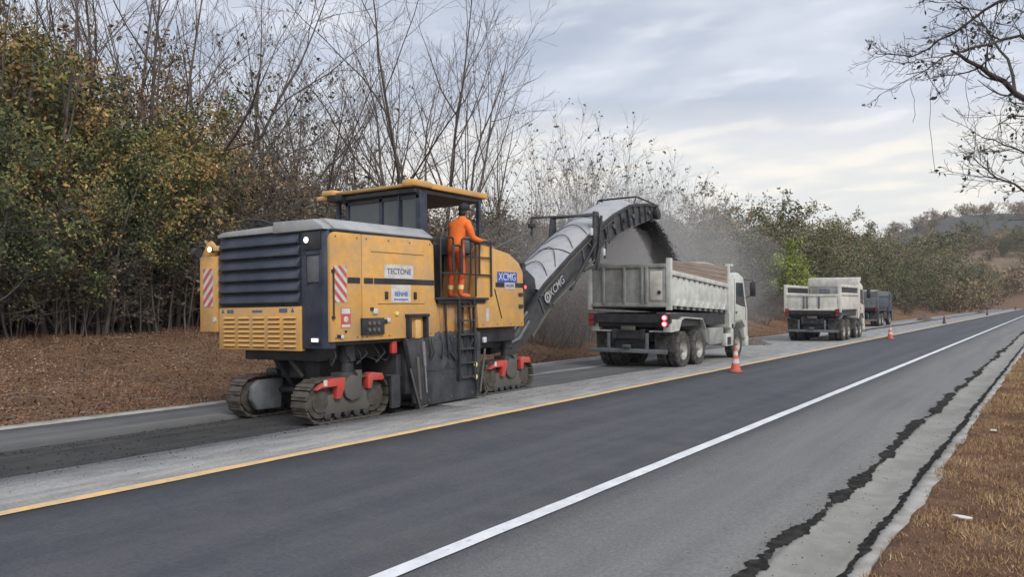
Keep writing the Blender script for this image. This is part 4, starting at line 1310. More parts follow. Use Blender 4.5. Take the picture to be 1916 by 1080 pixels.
def skin_body():
    J = {}
    E_ = []
    rad = {}

    def j(n, co, r, par=None):
        J[n] = co
        rad[n] = r
        if par:
            E_.append((par, n))
    # x right, y forward
    j('pelvis', (0, -0.02, 0.90), (0.165, 0.125))
    j('waist', (0, 0.0, 1.04), (0.175, 0.135), 'pelvis')
    j('chest', (0.01, 0.05, 1.22), (0.205, 0.155), 'waist')
    j('upper', (0.02, 0.085, 1.36), (0.185, 0.125), 'chest')
    j('neck', (0.03, 0.13, 1.45), (0.060, 0.060), 'upper')
    j('head0', (0.035, 0.155, 1.53), (0.075, 0.085), 'neck')
    j('head1', (0.04, 0.17, 1.62), (0.082, 0.098), 'head0')
    j('head2', (0.04, 0.17, 1.675), (0.055, 0.07), 'head1')
    for s, n in ((1, 'r'), (-1, 'l')):
        j(n + 'hip', (s * 0.095, 0.0, 0.82), (0.098, 0.105), 'pelvis')
        j(n + 'thigh', (s * 0.115, 0.01, 0.62), (0.083, 0.088), n + 'hip')
        j(n + 'knee', (s * 0.125, 0.03, 0.46), (0.065, 0.068), n + 'thigh')
        j(n + 'calf', (s * 0.130, 0.0, 0.28), (0.062, 0.066), n + 'knee')
        j(n + 'ankle', (s * 0.135, -0.02, 0.09), (0.048, 0.052), n + 'calf')
        j(n + 'heel', (s * 0.138, -0.01, 0.05), (0.046, 0.05), n + 'ankle')
        j(n + 'ball', (s * 0.155, 0.11, 0.042), (0.046, 0.038), n + 'heel')
        j(n + 'toe', (s * 0.165, 0.19, 0.036), (0.035, 0.030), n + 'ball')
    j('rsh', (0.20, 0.09, 1.345), (0.075, 0.075), 'upper')
    j('rua', (0.250, 0.11, 1.21), (0.074, 0.074), 'rsh')
    j('rel', (0.280, 0.15, 1.08), (0.062, 0.060), 'rua')
    j('rfa', (0.292, 0.26, 1.045), (0.050, 0.050), 'rel')
    j('rwr', (0.294, 0.36, 1.040), (0.028, 0.032), 'rfa')
    j('rpalm', (0.294, 0.42, 1.045), (0.020, 0.040), 'rwr')
    j('lsh', (-0.17, 0.09, 1.335), (0.075, 0.075), 'upper')
    j('lua', (-0.245, 0.11, 1.20), (0.062, 0.062), 'lsh')
    j('lel', (-0.27, 0.14, 1.06), (0.050, 0.050), 'lua')
    j('lfa', (-0.23, 0.27, 1.02), (0.042, 0.042), 'lel')
    j('lwr', (-0.18, 0.39, 1.02), (0.028, 0.032), 'lfa')
    j('lpalm', (-0.165, 0.45, 1.03), (0.020, 0.040), 'lwr')
    for s, n, bx, by, bz in ((1, 'r', 0.294, 0.45, 1.045), (-1, 'l', -0.16, 0.48, 1.03)):
        for k, (dx, ln) in enumerate(((-0.030, 0.060), (-0.010, 0.070), (0.010, 0.066), (0.029, 0.052))):
            j(f'{n}f{k}a', (bx + dx, by + 0.012, bz + 0.004), (0.0095, 0.0095), n + 'palm')
            j(f'{n}f{k}b', (bx + dx * 1.1, by + 0.02 + ln * 0.5, bz - 0.006), (0.009, 0.009), f'{n}f{k}a')
            j(f'{n}f{k}c', (bx + dx * 1.1, by + ln * 0.75, bz - 0.040), (0.008, 0.008), f'{n}f{k}b')
        j(n + 'th1', (bx - s * 0.045, by - 0.02, bz - 0.012), (0.011, 0.011), n + 'palm')
        j(n + 'th2', (bx - s * 0.055, by + 0.02, bz - 0.03), (0.0095, 0.0095), n + 'th1')
    names = list(J)
    me = bpy.data.meshes.new('body')
    me.from_pydata([J[n] for n in names], [(names.index(a), names.index(b)) for a, b in E_], [])
    o = bpy.data.objects.new('body', me)
    COL.objects.link(o)
    o.modifiers.new('skin', 'SKIN').use_smooth_shade = True
    for i, n in enumerate(names):
        sv = me.skin_vertices[0].data[i]
        sv.radius = rad[n]
        sv.use_root = (n == 'pelvis')
    sb = o.modifiers.new('sub', 'SUBSURF')
    sb.levels = 2
    sb.render_levels = 2
    bpy.context.view_layer.update()
    dg = bpy.context.evaluated_depsgraph_get()
    m2 = bpy.data.meshes.new_from_object(o.evaluated_get(dg))
    bpy.data.objects.remove(o)
    m2.name = 'body'
    m2.materials.clear()
    setmat(m2, ['cloth_orange', 'cloth_trouser', 'skin', 'hi_vis', 'boot_orange'])
    for p in m2.polygons:
        c = p.center
        if c.z > 1.455 and abs(c.x) < 0.15:
            k = 2
        elif c.z > 0.96 and c.y > 0.355 and c.x > 0.2:
            k = 2
        elif c.z > 0.96 and c.y > 0.385 and c.x < -0.05:
            k = 2
        elif c.z > 0.84:
            k = 0
        elif c.z < 0.105:
            k = 4
        elif 0.16 < c.z < 0.235:
            k = 3
        else:
            k = 1
        p.material_index = k
        p.use_smooth = True
    return m2


body = link('body', skin_body(), PM)
hr = MB()
bmesh.ops.create_uvsphere(hr.bm, u_segments=18, v_segments=12, radius=1.0, matrix=Matrix.Translation((0.04, 0.160, 1.632)) @ Matrix.Diagonal((0.098, 0.116, 0.098, 1)))
bmesh.ops.delete(hr.bm, geom=[v for v in hr.bm.verts if v.co.z < 1.575 or (v.co.y > 0.235 and v.co.z < 1.63)], context='VERTS')
hr.build('cap', 'hair_black', PM, 60)
nb = MB()
bmesh.ops.create_uvsphere(nb.bm, u_segments=14, v_segments=8, radius=1.0, matrix=Matrix.Translation((0.036, 0.115, 1.535)) @ Matrix.Diagonal((0.078, 0.062, 0.07, 1)))
nb.build('hair', 'hair_black', PM, 60)
MB().prism([(-0.03, 0.235), (0.11, 0.235), (0.095, 0.325), (0.04, 0.345), (-0.015, 0.325)], 'z', 1.615, 1.628, 0.004).build('cap_peak', 'hair_black', PM, 40)
for s in (-1, 1):
    e = MB()
    bmesh.ops.create_uvsphere(e.bm, u_segments=8, v_segments=6, radius=1.0, matrix=Matrix.Translation((0.04 + s * 0.088, 0.165, 1.555)) @ Matrix.Diagonal((0.012, 0.022, 0.033, 1)))
    e.build('ear', 'skin', PM, 60)
    e = MB()
    bmesh.ops.create_uvsphere(e.bm, u_segments=8, v_segments=6, radius=0.012, matrix=Matrix.Translation((0.04 + s * 0.032, 0.247, 1.585)))
    e.build('eye', 'white_decal', PM, 60)
MB().prism([(0.235, 1.59), (0.275, 1.545), (0.24, 1.535)], 'x', 0.026, 0.054, 0.005).build('nose', 'skin', PM, 60)
MB().box((0.015, 0.243, 1.512), (0.065, 0.252, 1.520), 0.003).build('mouth', 'red_decal', PM)
cb = MB()
cb.lathe([(0.085, 0), (0.078, 0.02), (0.068, 0.055), (0.066, 0.055)], (0.03, 0.125, 1.425), 'z', 16, caps=False)
cb.build('collar', 'cloth_orange', PM, 60)

# ------------------------------------------------------------------ dump trucks
_W = {}


def wheel(parent, x, y, r, w, sgn):
    key = (r, w, sgn)
    if key not in _W:
        t = MB().lathe([(r * 0.56, -w / 2), (r * 0.80, -w / 2), (r * 0.95, -w * 0.47), (r, -w * 0.36), (r, w * 0.36), (r * 0.95, w * 0.47), (r * 0.80, w / 2), (r * 0.56, w / 2)], (0, 0, 0), 'x', 28, caps=False)
        for k in range(28):       # tread lugs
            a = 2 * math.pi * k / 28
            mt = Matrix.Rotation(a, 4, 'X') @ Matrix.Translation((0, 0, r + 0.004)) @ Matrix.Rotation(R(12), 4, 'Z')
            t.box((-w * 0.38, -0.028, -0.012), (w * 0.38, 0.028, 0.008), 0, mt)
        o = t.build('wheel', 'rubber', parent, 40)
        h = w / 2 * sgn
        q = MB().lathe([(0.03, h * 0.2), (r * 0.18, h * 0.25), (r * 0.22, h * 0.3), (r * 0.40, h * 0.15), (r * 0.54, h * 0.75), (r * 0.60, h * 0.95), (r * 0.60, h * 0.6), (r * 0.56, -h)], (0, 0, 0), 'x', 24, caps=False).lathe([(0.005, h * 1.0), (r * 0.16, h * 0.95), (r * 0.19, h * 0.2)], (0, 0, 0), 'x', 14, caps=False).build('rim', 'rim_steel', o, 40)
        _W[key] = (o.data, q.data)
    else:
        o = link('wheel', _W[key][0], parent)
        link('rim', _W[key][1], o)
    o.location = (x, y, r)
    return o


def dump_truck(loc, label, style, rz=0.0):
    T = empty('dump_truck', loc, (0, 0, rz))
    tag(T, label, 'truck', 'dump trucks in the closed lane')
    paint, gate, dark = {'white': ('truck_white', 'truck_dusty', 'black_steel'), 'ivory': ('truck_ivory', 'truck_ivory', 'black_steel'), 'blue': ('truck_blue', 'truck_grey', 'black_steel')}[style]
    hw = 1.18

    def bx(name, m, lo, hi, bev=0.01, parent=T):
        return MB().box(lo, hi, bev).build(name, m, parent, 40)
    # chassis
    MB().box((-0.48, -0.05, 0.78), (-0.36, 6.1, 1.05), 0.01).box((0.36, -0.05, 0.78), (0.48, 6.1, 1.05), 0.01).box((-0.48, 0.0, 0.80), (0.48, 0.12, 1.02)).box((-0.48, 2.9, 0.80), (0.48, 3.05, 1.02)).box((-0.9, 0.85, 0.42), (0.9, 1.07, 0.62)).box((-0.9, 1.98, 0.42), (0.9, 2.2, 0.62)).build('chassis', dark, T)
    MB().box((-hw, -0.02, 1.22), (hw, 0.12, 1.44), 0.01).box((-hw + 0.1, 0.1, 1.10), (hw - 0.1, 4.4, 1.46), 0.02).build('subframe', dark, T)
    # wheels
    for y in (0.97, 2.10):
        for s in (1, -1):
            wheel(T, s * 1.02, y, 0.49, 0.28, s)
            wheel(T, s * 0.70, y, 0.49, 0.28, s)
    fy = (5.35, 4.35) if style == 'ivory' else (5.45,)
    for y in fy:
        for s in (1, -1):
            wheel(T, s * 0.98, y, 0.47, 0.28, s)
    # rear underrun bar, flaps, plate, lamps
    MB().box((-1.12, -0.10, 0.42), (1.12, -0.02, 0.53), 0.01).box((-0.62, -0.05, 0.5), (-0.54, 0.0, 0.95), 0.005).box((0.50, -0.05, 0.5), (0.58, 0.0, 0.95), 0.005).build('underrun_bar', 'truck_grey', T, 40)
    for x0, x1 in ((-1.14, -0.60), (0.60, 1.12)):
        MB().prism([(x0, 0.46), (x1, 0.46), (x1, 1.00), (x0 - 0.03, 1.00)], 'y', 0.36, 0.38).build('mud_flap', 'rubber', T)
    MB().box((-0.45, 0.10, 0.50), (0.42, 0.14, 1.0), 0.01).build('rear_crossmember', dark, T)
    bx('number_plate', 'grey_steel', (-0.20, -0.06, 1.02), (0.22, -0.04, 1.13), 0.004)
    bx('tow_hitch', 'grey_steel', (-0.12, -0.16, 0.55), (0.10, -0.06, 0.64), 0.02)
    for s in (-1, 1):
        lx = s * (hw - 0.05)
        a, b = sorted((lx - s * 0.14, lx + s * 0.02))
        o = bx('tail_lamp', dark, (a, -0.10, 1.12), (b, -0.02, 1.46), 0.01)
        on = style == 'white' and s > 0
        for z in (1.20, 1.36):
            MB().cyl(((a + b) / 2, -0.10, z), ((a + b) / 2, -0.125, z), 0.072, 14).build('lamp_lens', 'tail_red' if on else 'tail_off', o, 40)
            if on:
                MB().cyl(((a + b) / 2, -0.124, z), ((a + b) / 2, -0.130, z), 0.042, 12).build('lamp_glow', 'tail_hot', o, 40)
    # tipping body
    if style == 'white':
        zr, zf, br, bf = 2.50, 2.22, 1.66, 1.50     # rail and floor heights at the back and at the front
        top = 2.89
    else:
        zr, zf, br, bf = (2.08, 2.08, 1.40, 1.40) if style == 'ivory' else (2.2, 2.2, 1.4, 1.4)
        top = 2.54 if style == 'ivory' else 2.62
    BL = 4.45
    bd = MB()
    bd.prism([(0.0, br - 0.06), (BL, bf - 0.06), (BL, bf + 0.02), (0.0, br + 0.02)], 'x', -hw + 0.08, hw - 0.08)
    body_ = bd.build('bed_floor', dark, T)
    for s in (1, -1):
        xa, xb = sorted((s * (hw - 0.07), s * (hw - 0.02)))
        pn = MB().prism([(0.06, br + 0.02), (BL, bf + 0.02), (BL, zf), (0.06, zr)], 'x', xa, xb, 0.008).build('side_wall', paint, T, 40)
        xa, xb = sorted((s * (hw - 0.06), s * (hw + 0.03)))
        MB().prism([(0.04, zr - 0.02), (BL, zf - 0.02), (BL, zf + 0.10), (0.04, zr + 0.10)], 'x', xa, xb, 0.012).build('top_rail', paint, T, 40)
        if style == 'white':
            for k in range(22):
                t = (k + 0.5) / 22
                zz = zr + (zf - zr) * t - 0.04
                MB().box((s * (hw - 0.03), 0.1 + t * (BL - 0.2) - 0.05, zz - 0.03), (s * (hw + 0.012), 0.1 + t * (BL - 0.2) + 0.05, zz + 0.01)).build('tarp_hook', 'grey_steel', pn) if k % 2 == 0 else None
            for k in range(9):
                y = 0.40 + k * 0.44
                zz = br + (bf - br) * y / BL
                MB().prism([(y, zz + 0.02), (y + 0.10, zz + 0.02), (y + 0.22, zz + 0.20), (y + 0.14, zz + 0.20)], 'x', *sorted((s * (hw - 0.03), s * (hw + 0.03))), 0.006).build('rib', paint, pn, 40)
                MB().box((s * (hw - 0.18), y - 0.02, zz - 0.06), (s * (hw - 0.03), y + 0.12, zz + 0.03), 0.006).build('rib_foot', 'truck_dusty', pn)
            xa, xb = sorted((s * (hw - 0.04), s * (hw - 0.01)))
            ph = 4
            for k in range(ph):       # dusty boards above the rail
                def L_(a):
                    return (zr + 0.09 + (2.86 - zr - 0.09) * a, zf + 0.09 + (2.86 - zf - 0.09) * a)
                a0, a1 = L_(k / ph), L_((k + 1) / ph - 0.02)
                MB().prism([(0.10, a0[0]), (BL - 0.06, a0[1]), (BL - 0.06, a1[1]), (0.10, a1[0])], 'x', xa, xb, 0.004).build('side_board', 'brown_board', T)
        else:
            if style == 'ivory':
                xa, xb = sorted((s * (hw - 0.06), s * (hw + 0.02)))
                o = MB().box((xa, 0.02, 2.05), (xb, 0.14, top), 0.01).box((xa, BL - 0.14, 2.05), (xb, BL, top), 0.01).box((xa, 0.14, top - 0.12), (xb, BL - 0.14, top), 0.01).build('stake_frame', paint, T, 40)
                xa, xb = sorted((s * (hw - 0.05), s * (hw - 0.03)))
                MB().box((xa, 0.14, 2.16), (xb, BL - 0.14, top - 0.12)).build('side_board', 'black_steel', T)  # black sheet added across the frame's opening, painting in the dark bed inside
            else:
                xa, xb = sorted((s * (hw - 0.05), s * (hw - 0.02)))
                MB().box((xa, 0.1, 2.28), (xb, BL, top)).build('side_board', 'truck_grey', T)
        # corner posts
        xa, xb = sorted((s * (hw - 0.10), s * (hw + 0.04)))
        po = MB().box((xa, -0.04, br - 0.1), (xb, 0.08, top + 0.02 if style != 'ivory' else top), 0.012)
        po.build('corner_post', paint if style != 'blue' else gate, T, 40)
        if style == 'white':
            MB().box((xa, BL - 0.08, bf - 0.1), (xb, BL + 0.04, 2.90), 0.012).box((xa, BL - 0.02, 2.86), (xb, BL + 0.36, 2.93), 0.012).build('front_post', paint, T, 40)
    # tailgate
    zt = {'white': 2.74, 'ivory': 2.08, 'blue': 2.3}[style]
    tg = bx('tailgate', gate, (-hw + 0.11, -0.03, br), (hw - 0.11, 0.03, zt), 0.008)
    MB().box((-hw + 0.1, -0.06, zt - 0.07), (hw - 0.1, 0.03, zt + 0.03), 0.01).box((-hw + 0.1, -0.06, br - 0.02), (hw - 0.1, -0.02, br + 0.08), 0.008).build('gate_rail', gate, tg, 40)
    xs_ = (-0.72, -0.10, 0.42, 0.55) if style == 'white' else (-0.35, -0.2, 0.3)
    for x in xs_:
        MB().box((x - 0.035, -0.075, br + 0.06), (x + 0.035, -0.025, zt - 0.05), 0.008).build('gate_rib', gate if style != 'ivory' else 'truck_grey', tg, 40)
    if style == 'white':
        bx('gate_panel', 'truck_ivory', (0.64, -0.045, br + 0.16), (0.98, -0.032, zt - 0.16), 0.004, tg)
        MB().cyl((0.90, -0.07, 2.02), (0.90, -0.03, 2.02), 0.05, 10).build('gate_latch', dark, tg)
        # milled load and rolled tarp
        n = 20
        vs = []
        for i in range(n + 1):
            for j in range(n + 1):
                u, v = i / n, j / n
                hh = 2.44 + 0.42 * math.sin(math.pi * u) ** 0.6 * math.sin(math.pi * min(max(v * 0.9 + 0.12, 0), 1)) ** 0.7 + 0.10 * (float(vnoise(u, v, 0.12, 9)) - 0.5)
                vs.append((-hw + 0.09 + u * (2 * hw - 0.18), 0.08 + v * (BL - 0.16), hh - 0.12))
        fs = [(i * (n + 1) + j, (i + 1) * (n + 1) + j, (i + 1) * (n + 1) + j + 1, i * (n + 1) + j + 1) for i in range(n) for j in range(n)]
        me = quads_mesh('load', np.array(vs), np.array(fs), mats=['gravel'])
        ld_ = link('asphalt_load', me)
        ld_.location = loc
        tag(ld_, 'heap of milled asphalt filling the bed of the nearest white truck', 'load')
        MB().tube([(0.9, 1.9, 2.82), (0.95, 2.4, 2.86), (0.98, 3.0, 2.88), (0.95, 3.6, 2.86), (0.92, 4.2, 2.80)], 0.06, 8).build('tarp_roll', 'tarp', T, 60)
    # headboard and canopy over the cab
    hb_ = {'white': 2.80, 'ivory': 2.52, 'blue': 2.62}[style]
    bx('headboard', 'truck_dusty' if style != 'blue' else 'truck_grey', (-hw + 0.1, BL - 0.08, 1.4), (hw - 0.1, BL, hb_), 0.01)
    if style == 'ivory':
        MB().prism([(BL - 0.10, 2.50), (BL + 0.02, 2.50), (BL + 0.75, 2.82), (BL + 0.75, 2.98), (BL - 0.10, 2.94)], 'x', -hw + 0.05, hw, 0.03).build('cab_guard', paint, T, 40)
        bx('headboard_panel', 'truck_grey', (-0.62, BL - 0.095, 1.6), (-0.1, BL - 0.085, 2.42), 0.005)
    if style == 'blue':
        MB().box((-hw, 0.0, top - 0.02), (hw, 0.10, top + 0.06), 0.01).build('top_bar', 'truck_ivory', T, 40)
        for x0, x1 in ((-0.62, -0.30), (-0.2, 0.08)):
            bx('gate_panel', 'truck_dusty', (x0, -0.05, 1.75), (x1, -0.035, 2.25), 0.004, tg)
        bx('gate_board', 'truck_grey', (-hw + 0.1, -0.01, 2.34), (hw - 0.1, 0.02, 2.6), 0.004, tg)
    # fenders
    fp_ = {'white': [(0.10, 0.98), (0.62, 1.02), (0.78, 1.28), (1.0, 1.34), (2.30, 1.28), (2.55, 1.0), (2.68, 0.62)], 'ivory': [(0.35, 1.0), (0.55, 1.14), (0.97, 1.2), (1.45, 1.15), (1.6, 1.05)], 'blue': [(0.35, 0.95), (0.55, 1.1), (0.97, 1.15), (2.2, 1.15), (2.6, 0.8)]}[style]
    for s in (1, -1):
        up = [(y, z + 0.03) for y, z in fp_]
        MB().prism(fp_ + list(reversed(up)), 'x', *sorted((s * 0.55, s * 1.18))).build('fender', paint if style != 'ivory' else 'truck_grey', T)
        if style == 'white':
            MB().prism([(0.08, 0.98), (0.62, 1.0), (0.80, 1.30), (0.10, 1.32)], 'x', *sorted((s * 0.95, s * 1.16)), 0.01).build('fender_box', paint, T, 40)
            MB().prism([(0.12, 1.32), (1.0, 1.40), (2.4, 1.36), (2.4, 1.46), (0.12, 1.50)], 'x', *sorted((s * 0.75, s * 1.0))).build('fender_stay', 'truck_dusty', T, 40)
    # tanks behind the cab
    for s in (1, -1):
        MB().box((s * 0.60 if s > 0 else -1.08, 3.15, 0.50), (1.08 if s > 0 else -0.60, 4.35, 1.02), 0.08).build('fuel_tank', dark if style != 'white' else 'truck_dusty', T, 40) if style != 'ivory' else None
    MB().cyl((0.55, 2.95, 0.62), (1.0, 2.95, 0.62), 0.16, 16).build('air_tank', dark, T, 40)
    # cab
    y0 = BL + 0.22
    cp = [(y0, 0.98), (y0, 2.50), (y0 + 0.10, 2.62), (y0 + 0.75, 2.70), (y0 + 1.30, 2.56), (y0 + 1.62, 1.70), (y0 + 1.70, 1.55), (y0 + 1.74, 0.62), (y0 + 1.42, 0.60), (y0 + 1.35, 0.95), (y0 + 1.05, 1.14), (y0 + 0.55, 1.12), (y0 + 0.30, 0.90)]
    if style == 'blue':
        cp = [(y, z * 0.96) for y, z in cp]
    cabp = MB().prism(cp, 'x', -1.14, 1.14, 0.035).build('cab', paint, T, 40)
    for s in (1, -1):
        xa, xb = sorted((s * 1.13, s * 1.148))
        MB().prism([(y0 + 0.55, 1.72), (y0 + 0.55, 2.38), (y0 + 1.22, 2.38), (y0 + 1.46, 1.62), (y0 + 1.1, 1.64)], 'x', xa, xb, 0.004).build('side_window', 'glass_dark', cabp)
        for a, b_ in (((y0 + 0.42, 1.16), (y0 + 0.42, 2.50)), ((y0 + 1.50, 1.2), (y0 + 1.50, 1.64))):
            MB().box((xa, a[0] - 0.006, a[1]), (xb, a[0] + 0.006, b_[1])).build('door_seam', 'black_steel', cabp)
        bx('door_handle', 'black_steel', (xa, y0 + 0.52, 1.42), (xb + 0.01, y0 + 0.66, 1.47), 0.004, cabp)
        mx = s * 1.36
        MB().box((mx - 0.09, y0 + 1.50, 1.95), (mx + 0.09, y0 + 1.62, 2.42), 0.04).tube([(s * 1.1, y0 + 1.45, 2.50), (s * 1.36, y0 + 1.58, 2.46), (s * 1.36, y0 + 1.56, 2.0), (s * 1.12, y0 + 1.50, 1.9)], 0.018, 6).build('mirror', 'black_steel', cabp, 40)
        MB().box((s * 0.95 if s > 0 else -1.13, y0 - 0.28, 0.42), (1.13 if s > 0 else -0.95, y0 + 0.36, 0.80), 0.03).box((s * 0.9 if s > 0 else -1.14, y0 + 0.16, 0.55), (1.14 if s > 0 else -0.9, y0 + 0.36, 1.12), 0.03).build('cab_step', paint if style == 'white' else dark, cabp, 40)
        MB().box((s * 0.99 if s > 0 else -1.145, y0 - 0.20, 0.46), (1.145 if s > 0 else -0.99, y0 + 0.10, 0.70), 0.01).build('step_well', dark, cabp)
        MB().prism([(y0 + 0.30, 0.95), (y0 + 0.52, 1.14), (y0 + 1.06, 1.16), (y0 + 1.36, 0.97), (y0 + 1.36, 1.02), (y0 + 1.06, 1.22), (y0 + 0.50, 1.20), (y0 + 0.28, 1.0)], 'x', *sorted((s * 0.8, s * 1.165))).build('wheel_arch', 'black_steel' if style != 'white' else 'truck_dusty', cabp)
    MB().prism([(-1.0, 1.68), (1.0, 1.68), (0.92, 2.5), (-0.92, 2.5)], 'y', 0, 0.02).build('windscreen', 'glass_dark', cabp, loc=(0, y0 + 1.66, -0.02), rot=(0, 0, 0)).matrix_local = Matrix.Translation((0, y0 + 1.63, 1.66)) @ Matrix.Rotation(R(20.5), 4, 'X') @ Matrix.Translation((0, 0, -1.66))
    bx('bumper', paint, (-1.14, y0 + 1.55, 0.34), (1.14, y0 + 1.82, 0.70), 0.05)
    bx('rear_glass', 'glass_dark', (-0.6, y0 - 0.012, 1.9), (0.6, y0 + 0.01, 2.35), 0.01, cabp)
    return T


dump_truck((-9.47, 19.42, -0.055), 'nearest white dump truck with brown side boards being loaded by the conveyor', 'white')
dump_truck((-9.05, 37.0, -0.05), 'empty ivory dump truck with white cab guard waiting ahead of the loaded truck', 'ivory', R(1.5))
dump_truck((-12.0, 63.0, -0.10), 'dark blue dump truck parked farthest ahead beside the bushes', 'blue')


# ------------------------------------------------------------------ traffic cones
def cone(x, y, label, dark=False, s=1.0, rz=0.0, tilt=0.0):
    T = empty('traffic_cone', (x, y, float(camber(x)) + 0.006), (tilt, 0, rz))
    T.scale = (s, s, s)
    tag(T, label, 'traffic cone', 'traffic cones along the yellow line')
    c1, c2, c3 = ('cone_orange', 'cone_white', 'cone_base') if not dark else ('cone_dark', 'cone_dark', 'cone_dark')
    b = MB()
    oc = [(0.20 * math.cos(R(22.5 + 45 * k)), 0.20 * math.sin(R(22.5 + 45 * k))) for k in range(8)]
    b.prism(oc, 'z', 0.0, 0.035, 0.008)
    b.build('base', c3, T, 40)

    def rr(z):
        return 0.145 + (0.028 - 0.145) * z / 0.70
    bands = ((0.035, 0.24, c1), (0.24, 0.36, c2), (0.36, 0.46, c1), (0.46, 0.57, c2), (0.57, 0.70, c1))
    for k, (z0, z1, m) in enumerate(bands):
        q = MB().lathe([(rr(z0), z0), (rr(z1), z1)] + ([(0.012, z1)] if k == 4 else []), (0, 0, 0), 'z', 20, caps=False)
        q.build('reflective_band' if m == c2 else 'cone_body', m, T, 40)
    MB().lathe([(0.165, 0.03), (0.160, 0.06), (0.142, 0.075)], (0, 0, 0), 'z', 20, caps=False).build('collar', c3, T, 40)
    return T


cone(-6.55, 19.35, 'orange and white traffic cone on the yellow line beside the loaded truck', s=0.90)
cone(-6.45, 40.6, 'orange traffic cone on the yellow line past the second truck', s=0.92, rz=0.6)
cone(-7.4, 71.0, 'small dark cone on the yellow line, nearest of the three far dark ones', True, 0.9)
cone(-7.6, 120.0, 'small dark cone on the yellow line, middle of the three far dark ones', True, 1.0)
cone(-7.7, 205.0, 'small dark cone on the yellow line, farthest of the three far dark ones', True, 1.2)

# ------------------------------------------------------------------ falling millings and dust
n = 17000
t = rng.uniform(0, 1, n) ** 0.8
sp = 0.06 + 0.16 * t
px = -9.95 + rng.uniform(-0.34, 0.36, n) + rng.normal(0, 1, n) * sp * 0.30
py = 21.20 + 2.15 * t ** 0.9 + rng.normal(0, 1, n) * sp * 0.55
pz = 4.06 - 0.55 * t - 1.0 * t ** 1.6 + rng.normal(0, 0.05, n)
o = rocks('falling_millings', np.stack([px, py, pz], -1), rng.uniform(0.008, 0.028, n), 'crumb')
tag(o, 'dark stream of milled asphalt falling from the conveyor into the truck', 'gravel', kind='stuff')


def volmat(name, col, dens, ani=0.2):
    m = bpy.data.materials.new(name)
    m.use_nodes = True
    nt = m.node_tree
    nt.nodes.remove(nt.nodes['Principled BSDF'])
    v = N(nt, 'ShaderNodeVolumePrincipled')
    v.inputs['Color'].default_value = (*col, 1)
    v.inputs['Density'].default_value = dens
    v.inputs['Anisotropy'].default_value = ani
    nt.links.new(v.outputs[0], nt.nodes['Material Output'].inputs['Volume'])
    MATS[name] = m


volmat('dust_thick', (0.62, 0.61, 0.60), 0.34)
volmat('dust_thin', (0.70, 0.69, 0.68), 0.026)


def puff(name, c, s, m, label, sd):
    b = MB()
    bmesh.ops.create_icosphere(b.bm, subdivisions=4, radius=1.0)
    for v in b.bm.verts:
        p = v.co.copy()
        k = 1 + 0.55 * (float(vnoise(p.x * 1.0 + p.z * 0.7 + sd, p.y + p.z * 0.5, 0.55, sd)) - 0.5) + 0.25 * (float(vnoise(p.x + p.z + sd, p.y - p.z, 0.22, sd + 1)) - 0.5)
        v.co = Vector((p.x * s[0] * k + c[0], p.y * s[1] * k + c[1], p.z * s[2] * k + c[2]))
    o = b.build(name, m)
    tag(o, label, 'dust', kind='stuff')
    return o


puff('dust_cloud', (-9.95, 20.35, 3.05), (0.55, 1.25, 0.85), 'dust_thick', 'grey dust hanging under the conveyor above the truck bed', 3)
for i_, (c_, s_, lb_) in enumerate((((-10.3, 23.0, 3.0), (1.3, 2.6, 1.5), 'densest thin dust just past the conveyor head'),
                                    ((-10.8, 24.5, 2.9), (2.2, 4.6, 2.3), 'thin dust drifting past the loaded truck'),
                                    ((-12.0, 26.0, 2.9), (3.4, 7.0, 3.0), 'faint dust spreading beyond the loaded truck'),
                                    ((-13.4, 28.5, 2.8), (4.6, 10.0, 3.4), 'faintest dust drifting into the bushes behind the loaded truck'))):
    puff('dust_plume', c_, s_, 'dust_thin', lb_, 5 + i_ * 3)

